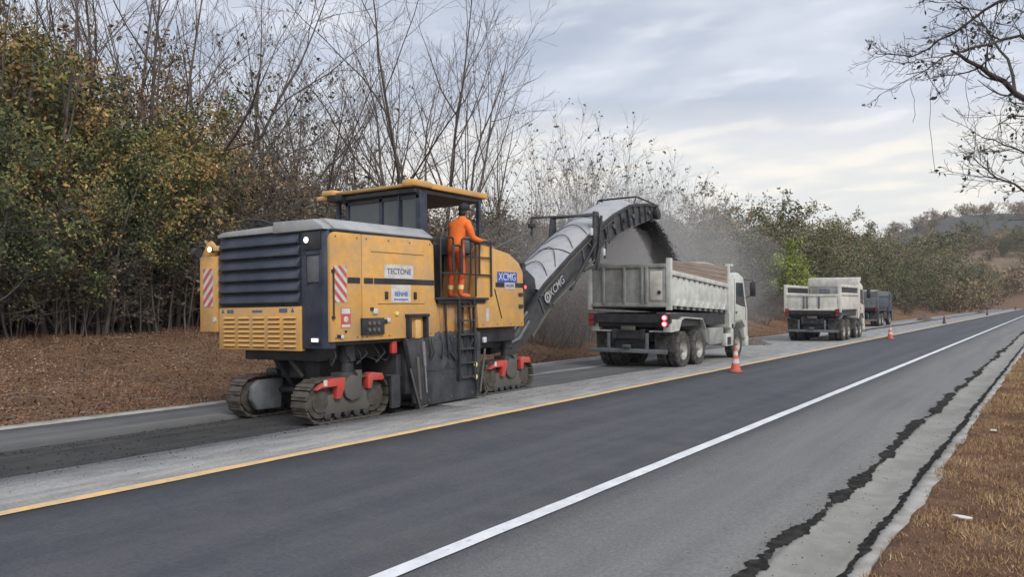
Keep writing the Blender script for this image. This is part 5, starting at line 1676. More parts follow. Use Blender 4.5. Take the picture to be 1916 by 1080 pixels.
# ------------------------------------------------------------------ vegetation
class Tree:
    """branching skeleton turned into tapered tubes plus leaf faces"""

    def __init__(self, seed):
        self.r = random.Random(seed)
        self.np = np.random.default_rng(seed)
        self.tubes = [[], []]       # trunk, crown: (pts, radii, sides)
        self.tips = []

    def branch(self, p, d, L, r, lev, spec):
        rd = self.r
        s = spec[lev]
        n = s.get('seg', 5)
        pts, rad = [p.copy()], [r]
        d = d.normalized()
        for i in range(n):
            d = (d + Vector((rd.gauss(0, 1), rd.gauss(0, 1), rd.gauss(0, 1))) * s.get('wob', 0.12) + Vector((0, 0, s.get('up', 0.05)))).normalized()
            p = p + d * (L / n)
            pts.append(p.copy())
            rad.append(max(r * (1 - (i + 1) / n * s.get('tap', 0.75)), s.get('rmin', 0.003)))
        self.tubes[0 if lev <= spec[0].get('wood', 1) - 1 else 1].append((pts, rad, s.get('sides', 3)))
        last = lev == len(spec) - 1
        if last:
            self.tips.append(pts)
            return
        c = spec[lev + 1]
        k = c['n'] if isinstance(c['n'], int) else rd.randint(*c['n'])
        t0 = c.get('start', 0.3)
        ph = rd.uniform(0, 6.28)
        for i in range(k):
            t = t0 + (1 - t0) * (i + rd.uniform(0, 0.8)) / k
            t = min(t, 0.999)
            q = t * n
            j = min(int(q), n - 1)
            pos = pts[j].lerp(pts[j + 1], q - j)
            ax = (pts[j + 1] - pts[j]).normalized()
            ang = R(rd.gauss(c.get('ang', 45), c.get('angv', 10)))
            ph += 2.4 + rd.uniform(-0.5, 0.5)
            o = ax.orthogonal().normalized()
            o2 = ax.cross(o)
            nd = ax * math.cos(ang) + (o * math.cos(ph) + o2 * math.sin(ph)) * math.sin(ang)
            rr = (rad[j] + (rad[j + 1] - rad[j]) * (q - j)) * c.get('rr', 0.6)
            self.branch(pos, nd, L * c.get('len', 0.6) * (1 - 0.45 * (t - t0) / max(1 - t0, 0.01)) * rd.uniform(0.7, 1.25), max(rr, c.get('rmin', 0.003)), lev + 1, spec)

    def mesh_tubes(self, which):
        VV, FF, base = [], [], 0
        for pts, rad, sides in self.tubes[which]:
            P = np.array(pts)
            n = len(P)
            t = np.gradient(P, axis=0)
            t /= np.linalg.norm(t, axis=1)[:, None] + 1e-9
            ref = np.array([0.31, 0.83, 0.47])
            u = np.cross(t, ref)
            u /= np.linalg.norm(u, axis=1)[:, None] + 1e-9
            w = np.cross(t, u)
            a = np.arange(sides) * 2 * np.pi / sides
            rr = np.array(rad)[:, None, None]
            ring = P[:, None, :] + (u[:, None, :] * np.cos(a)[None, :, None] + w[:, None, :] * np.sin(a)[None, :, None]) * rr
            VV.append(ring.reshape(-1, 3))
            i = np.arange(n - 1)[:, None] * sides
            k = np.arange(sides)[None]
            k2 = (k + 1) % sides
            FF.append((np.stack([i + k, i + k2, i + sides + k2, i + sides + k], -1) + base).reshape(-1, 4))
            base += n * sides
        if not VV:
            return np.zeros((0, 3)), np.zeros((0, 4), int)
        return np.concatenate(VV), np.concatenate(FF)

    def leaves(self, per, size, spread=0.12, droop=0.3, tint=(0.45, 0.22), endonly=False, keep=1.0, patch=0.9, aspect=0.55):
        g = self.np
        Q, TT = [], []
        for pts in self.tips:
            if g.uniform() > keep:
                continue
            P = np.array(pts)
            k = max(1, int(per * g.uniform(0.5, 1.5)))
            t = g.uniform(0.6 if endonly else 0.1, 1.0, k) * (len(P) - 1)
            j = np.minimum(t.astype(int), len(P) - 2)
            f = (t - j)[:, None]
            Q.append(P[j] * (1 - f) + P[j + 1] * f + g.normal(0, spread, (k, 3)))
            TT.append(np.clip(g.normal(tint[0], tint[1] * 0.4, 1) + g.normal(0, tint[1], k), 0, 1))
        if not Q:
            return np.zeros((0, 3)), np.zeros((0, 4), int), np.zeros(0)
        Q = np.concatenate(Q)
        T_ = np.concatenate(TT)
        # whole boughs differ in colour
        T_ = np.clip(T_ + patch * (vnoise(Q[:, 0] + Q[:, 2] * 0.6, Q[:, 1] + Q[:, 2] * 0.8, 0.9, 5) - 0.5), 0, 1)
        n = len(Q)
        a = g.normal(0, 1, (n, 3))
        a[:, 2] -= droop
        a /= np.linalg.norm(a, axis=1)[:, None]
        b = np.cross(a, g.normal(0, 1, (n, 3)))
        b /= np.linalg.norm(b, axis=1)[:, None] + 1e-9
        s = size * g.uniform(0.55, 1.35, n)[:, None]
        V_ = np.stack([Q, Q + a * s * 0.5 + b * s * aspect * 0.5, Q + a * s, Q + a * s * 0.5 - b * s * aspect * 0.5], 1).reshape(-1, 3)
        return V_, np.arange(n * 4).reshape(n, 4), np.repeat(T_, 4)


def tree_meshes(name, tr, bark, twig, leaf, leafargs):
    v0, f0 = tr.mesh_tubes(0)
    v1, f1 = tr.mesh_tubes(1)
    lv_, lf, lt = tr.leaves(**leafargs) if leafargs else (np.zeros((0, 3)), np.zeros((0, 4), int), np.zeros(0))
    trunk = quads_mesh(name + '_trunk', v0, f0, mats=[bark], smooth_=True)
    V_ = np.concatenate([v1, lv_])
    F_ = np.concatenate([f1, lf + len(v1)])
    mi = np.concatenate([np.zeros(len(f1)), np.ones(len(lf))])
    tt = np.concatenate([np.zeros(len(v1)), lt])
    crown = quads_mesh(name + '_crown', V_, F_, mi, tt, [twig, leaf])
    return trunk, crown, (v0, f0), (V_, F_, mi, tt)


def make_leafy(seed, H_=8.5, leaf='leaf_mixed', tint=(0.42, 0.20), per=9, low=0.25, nst=(2, 3)):
    t = Tree(seed)
    rd = t.r
    for k in range(rd.randint(*nst)):
        a = rd.uniform(0, 6.28)
        d = Vector((math.cos(a) * 0.22, math.sin(a) * 0.22, 1))
        t.branch(Vector((math.cos(a) * 0.15, math.sin(a) * 0.15, -0.2)), d, H_ * rd.uniform(0.7, 0.95), 0.085, 0, [
            dict(wood=2, seg=8, wob=0.07, up=0.06, tap=0.8, sides=7),
            dict(n=11, start=low, ang=58, angv=14, len=0.42, rr=0.45, seg=5, wob=0.16, up=0.06, sides=4),
            dict(n=7, start=0.2, ang=48, angv=14, len=0.45, rr=0.5, seg=3, wob=0.2, sides=3),
            dict(n=4, start=0.2, ang=45, angv=15, len=0.55, rr=0.6, seg=2, wob=0.2, sides=3, rmin=0.003)])
    return tree_meshes('leafy', t, 'bark_dark', 'twig', leaf, dict(per=per, size=0.118, spread=0.15, tint=tint))


def make_bare(seed, H_=11.0, nst=6, spread=0.42, leafkeep=0.06, thick=0.075, per=3, bark='bark_grey', twig='twig', lsize=0.14, dens=1.0, leaf='leaf_brown'):
    t = Tree(seed)
    rd = t.r
    for k in range(nst):
        a = 6.28 * k / nst + rd.uniform(-0.4, 0.4)
        sp = spread * rd.uniform(0.25, 1.15)
        d = Vector((math.cos(a) * sp, math.sin(a) * sp, 1))
        t.branch(Vector((math.cos(a) * 0.18, math.sin(a) * 0.18, -0.25)), d, H_ * rd.uniform(0.75, 1.05), thick * rd.uniform(0.7, 1.1), 0, [
            dict(wood=2, seg=10, wob=0.085, up=0.02, tap=0.85, sides=6),
            dict(n=int(7 * dens) + 1, start=0.30, ang=26, angv=8, len=0.52, rr=0.62, seg=7, wob=0.085, up=0.03, sides=4, tap=0.8),
            dict(n=int(6 * dens), start=0.22, ang=30, angv=10, len=0.48, rr=0.6, seg=5, wob=0.10, up=0.02, sides=3, tap=0.7, rmin=0.006),
            dict(n=4, start=0.2, ang=34, angv=12, len=0.5, rr=0.6, seg=3, wob=0.13, sides=3, rmin=0.005)])
    return tree_meshes('bare', t, bark, twig, leaf, dict(per=per, size=lsize, spread=0.06, tint=(0.4, 0.2), endonly=True, keep=leafkeep, aspect=0.6) if leafkeep > 0 else None)


def make_bush(seed, H_=5.0, leaf='leaf_olive', per=8, size=0.17, tint=(0.45, 0.2), keep=1.0, twig='twig', nst=7, spread=0.55):
    t = Tree(seed)
    rd = t.r
    for k in range(nst):
        a = 6.28 * k / nst + rd.uniform(-0.5, 0.5)
        sp = spread * rd.uniform(0.2, 1.3)
        d = Vector((math.cos(a) * sp, math.sin(a) * sp, 1))
        t.branch(Vector((math.cos(a) * 0.3, math.sin(a) * 0.3, -0.2)), d, H_ * rd.uniform(0.6, 1.0), 0.045, 0, [
            dict(wood=1, seg=6, wob=0.10, up=0.02, tap=0.85, sides=5),
            dict(n=8, start=0.12, ang=46, angv=14, len=0.45, rr=0.55, seg=4, wob=0.16, up=0.05, sides=3),
            dict(n=5, start=0.15, ang=42, angv=14, len=0.5, rr=0.6, seg=3, wob=0.18, sides=3, rmin=0.005),
            dict(n=3, start=0.2, ang=40, angv=14, len=0.55, rr=0.6, seg=2, wob=0.2, sides=3, rmin=0.005)])
    return tree_meshes('bush', t, 'bark_dark', twig, leaf, dict(per=per, size=size, spread=0.11, tint=tint, keep=keep))


def make_far(seed, leaf, tint):
    t = Tree(seed)
    rd = t.r
    for k in range(5):
        a = 6.28 * k / 5 + rd.uniform(-0.5, 0.5)
        sp_ = 0.7 * rd.uniform(0.2, 1.3)
        t.branch(Vector((math.cos(a) * 0.3, math.sin(a) * 0.3, -0.2)), Vector((math.cos(a) * sp_, math.sin(a) * sp_, 1)), 3.6 * rd.uniform(0.7, 1.0), 0.06, 0, [
            dict(wood=0, seg=3, wob=0.12, sides=3), dict(n=6, start=0.1, ang=48, angv=14, len=0.5, rr=0.5, seg=2, wob=0.15, sides=3, rmin=0.01), dict(n=4, start=0.2, ang=42, angv=14, len=0.6, rr=0.6, seg=1, wob=0.2, sides=3, rmin=0.01)])
    return tree_meshes('far', t, 'bark_dark', 'twig', leaf, dict(per=7, size=0.30, spread=0.20, tint=tint))


PROTO = {
    'leafy': [make_leafy(11, 7.4, per=12, tint=(0.46, 0.2)), make_leafy(12, 7.0, tint=(0.36, 0.2), per=13), make_leafy(13, 7.6, 'leaf_mixed', (0.74, 0.16), per=12), make_leafy(14, 6.6, 'leaf_mixed', (0.36, 0.18), low=0.15, per=13)],
    'brown': [make_leafy(21, 7.6, 'leaf_brown', (0.42, 0.2), per=8), make_leafy(22, 7.2, 'leaf_brown', (0.55, 0.2), per=7)],
    'bare': [make_bare(31, 11.5, 9, 0.66, 0.0, thick=0.105, dens=0.95), make_bare(32, 10.5, 4, 0.34, 0.03, dens=0.75), make_bare(33, 10.0, 4, 0.42, 0.0, twig='twig_pale', dens=0.75)],
    'sparse': [make_bare(41, 9.0, 4, 0.26, 0.16, 0.05, per=4, lsize=0.15, leaf='leaf_dark', dens=0.75), make_bare(42, 9.0, 6, 0.30, 0.14, 0.05, per=4, lsize=0.15, twig='twig_pale', leaf='leaf_olive', dens=0.8), make_bare(43, 9.0, 4, 0.22, 0.2, 0.05, per=4, lsize=0.14, leaf='leaf_dark', dens=0.75)],
    'thicket': [make_bush(51, 5.5, 'leaf_brown', 3, 0.13, (0.35, 0.2), 0.7, 'twig'), make_bush(52, 5.0, 'leaf_brown', 3, 0.13, (0.25, 0.2), 0.5, 'twig_pale'), make_bush(53, 4.5, 'leaf_dark', 4, 0.14, (0.4, 0.2), 0.9, 'twig')],
    'bush': [make_bush(61, 6.5, 'leaf_olive', 8, 0.17), make_bush(62, 6.0, 'leaf_olive', 8, 0.17, (0.32, 0.2)), make_bush(63, 6.5, 'leaf_olive', 6, 0.16, (0.80, 0.15)), make_bush(64, 5.5, 'leaf_olive', 9, 0.17, (0.60, 0.18))],
    'far': [make_far(81, 'leaf_olive', (0.5, 0.2)), make_far(82, 'leaf_olive', (0.75, 0.2)), make_far(83, 'leaf_olive', (0.3, 0.2))],
    'lime': [make_bush(71, 5.0, 'leaf_lime', 8, 0.20, (0.5, 0.25))],
}

# camera bearing, used only to number the trees from left to right in their labels
TH = R(34.268)


def bearing(x, y):
    return (x * math.cos(TH) + y * math.sin(TH)) / max(-x * math.sin(TH) + y * math.cos(TH), 0.1)


PLANTED = []
prd = random.Random(99)


def plant(kind, v, x, y, s=1.0, sz=None, rz=None, group=None, desc=None, z=None, name=None):
    tk, cr, _, _ = PROTO[kind][v % len(PROTO[kind])]
    nm = name or {'leafy': 'leafy_tree', 'brown': 'dry_tree', 'bare': 'bare_tree', 'sparse': 'thin_tree', 'thicket': 'dry_bush', 'bush': 'bush', 'lime': 'bush'}[kind]
    o = empty(nm, (x, y, (float(land_z(x, y)) if z is None else z) - 0.03), (0, 0, prd.uniform(0, 6.28) if rz is None else rz))
    o.scale = (s, s, s if sz is None else sz)
    link('trunk', tk, o)
    link('crown', cr, o)
    tag(o, None, 'tree' if kind in ('leafy', 'brown', 'bare', 'sparse') else 'bush', group)
    PLANTED.append((o, desc, group, bearing(x, y)))
    return o


def uxy(u, X):
    """ground position on the line X seen at pixel column u of the photograph"""
    d = 1500 * X / (0.8264 * (u - 1980))
    return X, (d + X * 0.5631) / 0.8264


# forest edge on the left: mixed green and brown trees
G1 = 'mixed green and brown trees on the left bank'
for u, X, k, v, s in ((-70, -20.5, 'leafy', 1, 1.15), (40, -21.5, 'leafy', 2, 1.14), (100, -19.8, 'leafy', 3, 0.95), (160, -22.0, 'leafy', 2, 1.04), (215, -20.2, 'leafy', 1, 0.90), (265, -22.5, 'leafy', 0, 0.95),
                      (325, -20.4, 'leafy', 3, 0.90), (370, -22.2, 'leafy', 2, 0.80), (405, -20.6, 'leafy', 1, 0.74), (-20, -18.8, 'leafy', 3, 0.72), (190, -19.2, 'leafy', 0, 0.62), (300, -24.5, 'leafy', 1, 1.0), (20, -24.5, 'leafy', 2, 1.08), (-140, -21, 'leafy', 2, 1.0)):
    x, y = uxy(u, X)
    plant(k, v, x, y, s, group=G1, desc='leafy tree of mixed green and orange foliage')
G2 = 'dry brown trees behind the left bank'
for u, X, v, s in ((60, -23, 0, 1.12), (140, -25, 1, 1.15), (240, -26.5, 0, 1.05), (330, -26, 1, 1.05), (430, -24.5, 0, 0.92), (480, -22.5, 1, 0.80), (-30, -22, 1, 1.12), (530, -24, 0, 0.9), (590, -24, 1, 0.80), (0, -25, 0, 1.3), (190, -22, 1, 1.08), (380, -27, 0, 1.15), (470, -27, 1, 1.1), (560, -28, 0, 1.05), (650, -27, 1, 0.9), (90, -28, 1, 1.4), (-60, -25, 0, 1.3), (270, -29, 1, 1.35), (720, -26, 0, 0.75), (990, -25, 1, 0.75)):
    x, y = uxy(u, X)
    plant('brown', v, x, y, s, group=G2, desc='dry tree with sparse brown leaves')
# leafless and nearly leafless trees
G3 = 'bare trees rising behind the milling machine'
for u, X, k, v, s, d in ((800, -21.0, 'bare', 0, 1.16, 'wide vase shaped bare tree'), (905, -22.5, 'bare', 1, 1.05, 'slender bare tree'), (690, -23.0, 'bare', 2, 1.12, 'slender bare tree'), (560, -21.0, 'bare', 1, 0.98, 'slender bare tree'),
                         (290, -21.8, 'bare', 1, 1.22, 'tall bare tree above the leafy ones'), (100, -23.5, 'bare', 2, 1.15, 'tall bare tree above the leafy ones'), (420, -23.0, 'bare', 2, 1.05, 'tall bare tree above the leafy ones'), (10, -20.8, 'bare', 1, 1.15, 'tall bare tree above the leafy ones'),
                         (930, -26, 'bare', 2, 0.95, 'slender bare tree'), (200, -25, 'bare', 0, 1.15, 'tall bare tree above the leafy ones')):
    x, y = uxy(u, X)
    plant(k, v, x, y, s, group=G3, desc=d)
G4 = 'thin trees with a few leaves at the tips'
for u, X, v, s in ((470, -20.5, 0, 0.98), (530, -22.5, 2, 1.05), (600, -20.5, 0, 0.80), (640, -23, 1, 0.9), (500, -25, 2, 1.1), (1010, -22, 1, 0.88), (1060, -20.5, 1, 1.0), (1110, -22.0, 0, 1.08), (1160, -20.8, 1, 1.08), (1205, -22.5, 0, 1.0), (1240, -20.5, 1, 0.95), (1280, -22.5, 2, 1.0), (1135, -25, 2, 1.15), (1330, -24, 1, 1.0)):
    x, y = uxy(u, X)
    plant('sparse', v, x, y, s, group=G4, desc='thin pale stemmed tree with few leaves')
# dry thicket along the edge of the wood, behind the machine and the first truck
G5 = 'dry bushes along the edge of the wood'
G5B = 'shaded dry bushes under the leafy trees'
k = 0
for u in range(-120, 1460, 38):
    for X in (-19.2, -22.5):
        if u < 430 and X > -20:
            X = -20.5
        x, y = uxy(u + prd.uniform(-14, 14), X + prd.uniform(-0.8, 0.8))
        plant('thicket', k, x, y, prd.uniform(0.85, 1.2) * (1.0 if u > 430 else 0.8), sz=prd.uniform(0.75, 1.1) * (1.0 if u > 430 else 0.7), group=G5 if u > 430 else G5B, desc='dry twiggy bush')
        k += 1
# low scrub close to the truck
for u, X, s in ((1030, -16.2, 0.42), (1065, -15.4, 0.36), (1095, -16.6, 0.45), (1120, -15.2, 0.33), (1000, -17.5, 0.5), (1430, -16.0, 0.5), (1465, -16.5, 0.55), (1410, -17.0, 0.6)):
    x, y = uxy(u, X)
    plant('thicket', k, x, y, s, group='low dry scrub at the foot of the bank', desc='low dry scrub bush')
    k += 1
# green and brown bushes ahead on the left of the road
G6 = 'bushy trees beside the road ahead'
k = 0
for u, X, s in ((1290, -24, 1.05), (1330, -20.5, 1.1), (1365, -25, 1.6), (1390, -19.5, 1.25), (1420, -22, 1.6), (1450, -25, 1.85), (1470, -18.5, 1.05), (1495, -21.5, 1.6), (1525, -18.5, 1.15), (1545, -23, 1.75), (1570, -18.0, 1.05), (1595, -20.5, 1.4),
                (1615, -17.5, 1.0), (1635, -22, 1.75), (1655, -17.2, 1.15), (1675, -19.5, 1.5), (1695, -16.6, 1.1), (1715, -18.5, 2.1), (1735, -16.2, 1.6), (1755, -18.5, 2.4), (1775, -15.8, 1.6), (1795, -16.5, 1.9), (1815, -15.4, 1.15), (1835, -15.6, 1.3), (1855, -15.0, 1.2), (1875, -14.8, 1.3), (1893, -14.6, 1.3), (1908, -14.6, 1.4), (1922, -14.4, 1.5)):
    x, y = uxy(u, X)
    plant('bush', k * 3 + (k // 4), x, y, s, sz=s * prd.uniform(0.85, 1.05), group=G6, desc='bushy tree of dull green and brown')
    k += 1
prd2 = random.Random(17)
for i, (u, X, s) in enumerate(((1265, -21.5, 1.0), (1300, -20.0, 0.85), (1315, -23, 1.25), (1350, -21.5, 1.15), (1380, -22.5, 1.4), (1405, -20.5, 1.1), (1435, -20, 1.15), (1460, -22.5, 1.6), (1485, -24, 1.75), (1510, -20.5, 1.3), (1535, -20.5, 1.4), (1560, -21, 1.5), (1585, -23, 1.8), (1605, -19, 1.3), (1625, -19.5, 1.45), (1665, -21, 1.8), (1685, -18, 1.4), (1700, -20.5, 2.0), (1725, -19.5, 2.1))):
    x, y = uxy(u, X)
    plant('bush', (2, 0, 2, 3)[i % 4], x, y, s, sz=s * prd2.uniform(0.85, 1.0), rz=prd2.uniform(0, 6.28), group=G6, desc='bushy tree of dull green and brown')
for i, (u, X, s) in enumerate(((1005, -15.6, 0.55), (1040, -15.0, 0.5), (1075, -14.8, 0.46), (1100, -15.4, 0.55), (1055, -16.5, 0.7), (1015, -17, 0.75), (1090, -17, 0.7))):
    x, y = uxy(u, X)
    plant('thicket', i % 2, x, y, s, rz=prd2.uniform(0, 6.28), group='low dry scrub at the foot of the bank', desc='low dry scrub bush')
x, y = uxy(1475, -16.6)
o = plant('lime', 0, x, y, 0.9, z=1.6, desc=None)
o['label'] = 'bright yellow green bush standing out among the dull roadside trees'
for u, X, s in ((1600, -15.6, 0.42), (1560, -15.8, 0.4), (1640, -15.4, 0.4), (1700, -14.9, 0.42), (1750, -14.6, 0.42)):
    x, y = uxy(u, X)
    plant('thicket', 2, x, y, s, group='low dark scrub at the road edge ahead', desc='low dark scrub bush')
# trees on the hillside far ahead
G7 = 'trees dotted over the far hillside'
for (x, y, s, k, v) in ((-24, 322, 2.0, 'bush', 1), (-30, 300, 1.5, 'bush', 0), (-55, 280, 2.2, 'bush', 2), (-70, 250, 2.2, 'bush', 1), (-48, 230, 1.8, 'bush', 3), (-12, 318, 1.6, 'bush', 1), (-8, 300, 1.5, 'bush', 2), (-38, 345, 1.8, 'bush', 1), (-62, 330, 2.0, 'bush', 0), (-18, 355, 1.8, 'bush', 2), (-84, 300, 2.4, 'bush', 1), (-34, 250, 1.3, 'bush', 2)):
    plant(k, v, x, y, s, group=G7, desc='tree on the far hillside')

# tree at the right edge of the view, its limbs reaching over the verge
RT = empty('overhanging_tree', (1.15, 14.15, float(land_z(1.15, 14.15)) - 0.05))
tag(RT, 'tree at the right edge with bare dark limbs hanging over the road', 'tree')
t = Tree(77)
base = Vector((1.15, 14.15, float(land_z(1.15, 14.15)) - 0.05))
LIMBS = [
    [(1.15, 14.15, -0.1), (1.12, 14.1, 1.2), (1.0, 14.0, 2.2), (0.79, 13.85, 3.44), (0.48, 13.42, 3.7), (0.06, 12.91, 4.03), (-0.44, 12.36, 4.45), (-0.7, 11.96, 4.65), (-0.93, 11.58, 4.78), (-1.07, 11.28, 4.85)],
    [(0.79, 13.85, 3.44), (0.56, 13.94, 4.6), (0.06, 13.86, 5.56), (-0.38, 13.81, 6.2), (-0.7, 13.85, 6.18), (-1.07, 13.85, 5.96), (-1.34, 13.92, 5.82), (-1.64, 13.97, 5.68), (-2.03, 13.96, 5.65), (-2.38, 13.98, 5.73)],
    [(0.48, 13.64, 3.74), (0.18, 13.21, 4.86), (-0.38, 12.62, 5.28), (-0.71, 12.17, 5.1), (-1.08, 11.71, 4.92), (-1.25, 11.37, 4.75), (-1.53, 10.96, 4.55)],
    [(-0.44, 12.36, 4.45), (-0.54, 12.9, 5.06), (-0.73, 13.32, 5.46), (-0.98, 13.4, 5.84), (-1.19, 13.51, 6.18), (-1.46, 13.59, 6.58)],
    [(1.0, 14.0, 2.3), (0.79, 13.85, 2.78), (0.12, 13.17, 2.98), (-0.38, 12.62, 3.21), (-0.65, 12.21, 3.34), (-0.74, 11.94, 3.54)],
    [(0.9, 13.9, 2.78), (0.19, 13.69, 3.48), (-0.31, 13.6, 3.81), (-0.64, 13.64, 4.01), (-0.88, 13.73, 4.11)],
    [(0.06, 12.91, 4.03), (-0.18, 12.97, 4.24), (-0.47, 12.56, 4.2), (-0.69, 12.19, 3.99)],
    [(0.79, 13.85, 3.44), (1.2, 14.4, 5.0), (1.5, 15.0, 6.8), (1.4, 15.3, 8.6)], [(0.9, 13.9, 3.0), (1.8, 14.2, 4.4), (2.9, 14.6, 5.6)]]
R0 = [0.085, 0.036, 0.030, 0.022, 0.032, 0.025, 0.02, 0.06, 0.06]
sub = [dict(wood=1), dict(n=0, ang=42, angv=16, len=0.6, rr=0.55, seg=5, wob=0.20, up=0.0, sides=3, rmin=0.004), dict(n=5, start=0.2, ang=40, angv=14, len=0.5, rr=0.6, seg=3, wob=0.2, sides=3, rmin=0.003), dict(n=3, start=0.2, ang=38, angv=14, len=0.55, rr=0.6, seg=2, wob=0.2, sides=3, rmin=0.0025)]
for li, (L_, r0) in enumerate(zip(LIMBS, R0)):
    P = [Vector(p) - base for p in L_]
    Q = []
    for i in range(len(P) - 1):
        for f in (0, 0.5):
            q = P[i].lerp(P[i + 1], f)
            if f:
                q += Vector((t.r.gauss(0, 0.03), t.r.gauss(0, 0.03), t.r.gauss(0, 0.03)))
            Q.append(q)
    Q.append(P[-1])
    n_ = len(Q)
    rad = [r0 * (1 - 0.82 * i / (n_ - 1)) for i in range(n_)]
    t.tubes[0].append((Q, rad, 7))
    st_ = 8 if li == 0 else 3
    for i in range(st_, n_ - 1):
        for _ in range(2 if li in (4, 5) else (2 if i % 2 else 1)):
            ax = (Q[i + 1] - Q[i]).normalized()
            rv = Vector((t.r.gauss(0, 1), t.r.gauss(0, 1), t.r.gauss(0, 0.8) - (0.35 if li in (0, 2) else 0.0)))
            d = (ax * 0.9 + rv.normalized() * 0.75)
            t.branch(Q[i].copy(), d, t.r.uniform(0.35, 0.85), max(rad[i] * 0.5, 0.007), 1, sub)
# hanging strings of a creeper
for (x, y, z, L_) in ((-1.55, 13.6, 5.6, 1.9), (-1.75, 13.2, 5.3, 0.9), (-1.0, 12.6, 4.9, 0.7)):
    p = Vector((x, y, z)) - base
    pts = [p + Vector((t.r.gauss(0, 0.02), t.r.gauss(0, 0.02), -L_ * i / 8)) for i in range(9)]
    t.tubes[1].append((pts, [0.004] * 9, 3))
tk, cr, _, _ = tree_meshes('overhang', t, 'twig_dark', 'twig_dark', 'leaf_dark', dict(per=3, size=0.07, spread=0.025, tint=(0.45, 0.25), keep=0.13, droop=0.8))
link('trunk', tk, RT)
link('crown', cr, RT)

# number the trees from left to right so every label points to one of them
ORD = ['first', 'second', 'third', 'fourth', 'fifth', 'sixth', 'seventh', 'eighth', 'ninth', 'tenth', 'eleventh', 'twelfth', 'thirteenth', 'fourteenth', 'fifteenth', 'sixteenth', 'seventeenth', 'eighteenth', 'nineteenth', 'twentieth']
ORD = ORD + ['twenty ' + w_ for w_ in ORD[:9]] + ['thirtieth'] + ['thirty ' + w_ for w_ in ORD[:9]] + ['fortieth'] + ['forty ' + w_ for w_ in ORD[:9]] + ['fiftieth'] + ['fifty ' + w_ for w_ in ORD[:9]] + ['sixtieth'] + ['sixty ' + w_ for w_ in ORD[:9]]
WHERE = {G1: 'on the left bank', G2: 'behind the left bank', G3: 'behind the milling machine', G4: 'at the wood', G5: 'along the wood', G5B: 'under the leafy trees', G6: 'beside the road ahead', G7: 'of the far hill'}
byk = {}
for o, d, gname, b in PLANTED:
    if d:
        byk.setdefault((gname, d), []).append((b, o))
for (gname, d), L_ in byk.items():
    L_.sort(key=lambda q: q[0])
    for i, (_, o) in enumerate(L_):
        w_ = WHERE.get(gname, 'near the bank foot')
        o['label'] = f'{d} {w_}' if len(L_) == 1 else f'{d} {w_}, {ORD[i]} from the left'

# the depth of the wood behind: one mass
def mass(name, spots, label, mats_, keep=0.42, which=(3,)):
    VV, FF, MI, TT, base_ = [], [], [], [], 0
    g_ = np.random.default_rng(5)
    for kind, v, x, y, s in spots:
        V_, F_, mi, tt = PROTO[kind][v % len(PROTO[kind])][3]
        a = g_.uniform(0, 6.28)
        sel = g_.uniform(0, 1, len(F_)) < keep
        F2 = F_[sel]
        uq, inv = np.unique(F2, return_inverse=True)
        Vx = V_[uq] * s
        X_ = Vx[:, 0] * math.cos(a) - Vx[:, 1] * math.sin(a) + x
        Y_ = Vx[:, 0] * math.sin(a) + Vx[:, 1] * math.cos(a) + y
        VV.append(np.stack([X_, Y_, Vx[:, 2] + float(land_z(x, y))], -1))
        FF.append(inv.reshape(-1, 4) + base_)
        MI.append(mi[sel])
        TT.append(tt[uq])
        base_ += len(uq)
    o = link(name, quads_mesh(name, np.concatenate(VV), np.concatenate(FF), np.concatenate(MI), np.concatenate(TT), mats_))
    tag(o, label, 'woods', kind='stuff')
    return o


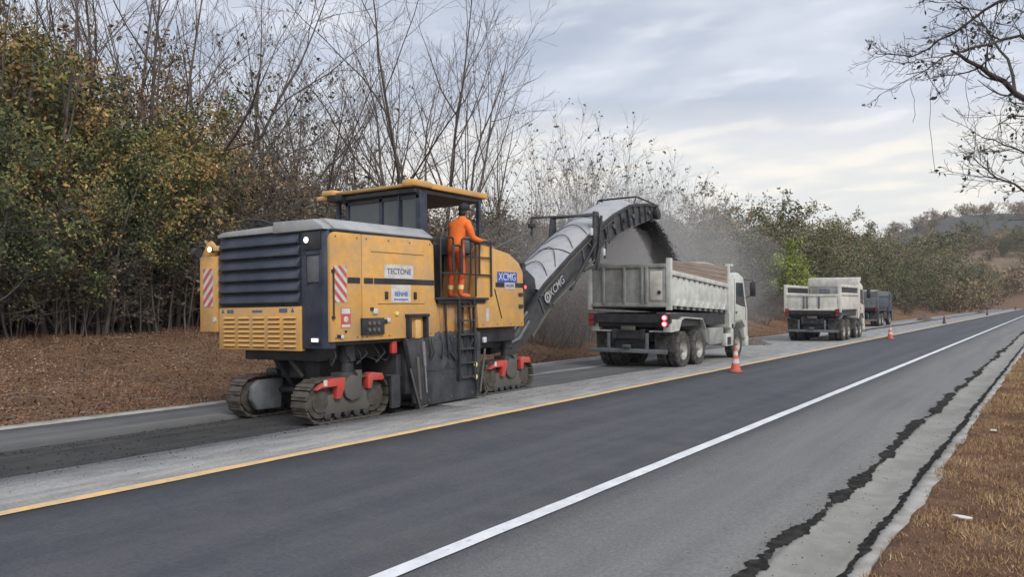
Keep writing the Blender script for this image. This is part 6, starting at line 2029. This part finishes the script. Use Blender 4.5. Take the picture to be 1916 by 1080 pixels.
sp = []
for u in range(-120, 1000, 60):
    for X in (-30, -35):
        x, y = uxy(u + prd.uniform(-20, 20), X + prd.uniform(-1.5, 1.5))
        sp.append((('thicket', 'brown')[prd.random() < 0.45], prd.randint(0, 3), x, y, prd.uniform(0.85, 1.2) * (1.05 if u < 480 else 0.85)))
mass('wood_depth', sp, 'deep dry wood behind the trees of the left bank', ['twig', 'leaf_dark'])
sp = []
for u in range(1000, 1800, 40):
    x, y = uxy(u + prd.uniform(-12, 12), -29 + prd.uniform(-2, 2))
    sp.append(('bush', prd.randint(0, 3), x, y, prd.uniform(0.9, 1.2) * (0.95 if u < 1450 else 1.5)))
mass('wood_depth', sp, 'mass of dull scrub behind the roadside trees ahead', ['twig', 'leaf_olive'])
sp = []
for i in range(430):
    y = 150 + 540 * (i / 430) ** 1.3
    x = (-13.8 if y < 250 else -3.0) - prd.uniform(0, 1) ** 1.35 * (22 + y * 0.26)
    if y > 420:
        x = 30 - prd.uniform(0, 1) * 230
    sp.append(('far', prd.randint(0, 2), x, y, prd.uniform(0.8, 1.7) * (1 + y / 800)))
for i in range(70):
    sp.append(('far', prd.randint(0, 2), -36 - prd.uniform(0, 60), 45 + prd.uniform(0, 190), prd.uniform(1.0, 1.8)))
mass('hill_scrub', sp, 'patchy scrub over the hillside far ahead', ['twig', 'leaf_brown'], 1.0)

# upright stems in the shade under the leafy trees
VV, FF, base_ = [], [], 0
ts_ = Tree(123)
for i in range(620):
    u = prd.uniform(-100, 640)
    x, y = uxy(u, -19.0 - prd.uniform(0, 1) ** 1.3 * 9)
    z = float(land_z(x, y)) - 0.1
    L_ = prd.uniform(1.6, 4.5)
    ts_.branch(Vector((x, y, z)), Vector((prd.gauss(0, 0.12), prd.gauss(0, 0.12), 1)), L_, prd.uniform(0.012, 0.04), 0, [dict(wood=0, seg=5, wob=0.05, sides=4), dict(n=4, start=0.35, ang=35, len=0.4, seg=3, wob=0.12, sides=3)])
V_, F_ = ts_.mesh_tubes(1)
lv_, lf, lt = ts_.leaves(per=4, size=0.12, spread=0.10, tint=(0.35, 0.2), keep=0.6)
o = link('undergrowth', quads_mesh('undergrowth', np.concatenate([V_, lv_]), np.concatenate([F_, lf + len(V_)]), np.concatenate([np.zeros(len(F_)), np.ones(len(lf))]), np.concatenate([np.zeros(len(V_)), lt]), ['bark_dark', 'leaf_brown']))
tag(o, 'dim upright stems of the undergrowth below the leafy trees', 'undergrowth', kind='stuff')

# ------------------------------------------------------------------ air
volmat('haze_air', (0.86, 0.88, 0.92), 0.00022, 0.0)
b = MB()
b.box((-1200, -60, -4.0), (1200, 1100, 95.0))
hz = b.build('haze', 'haze_air')
tag(hz, 'thin pale haze in the air over the road and hills', 'haze', kind='stuff')
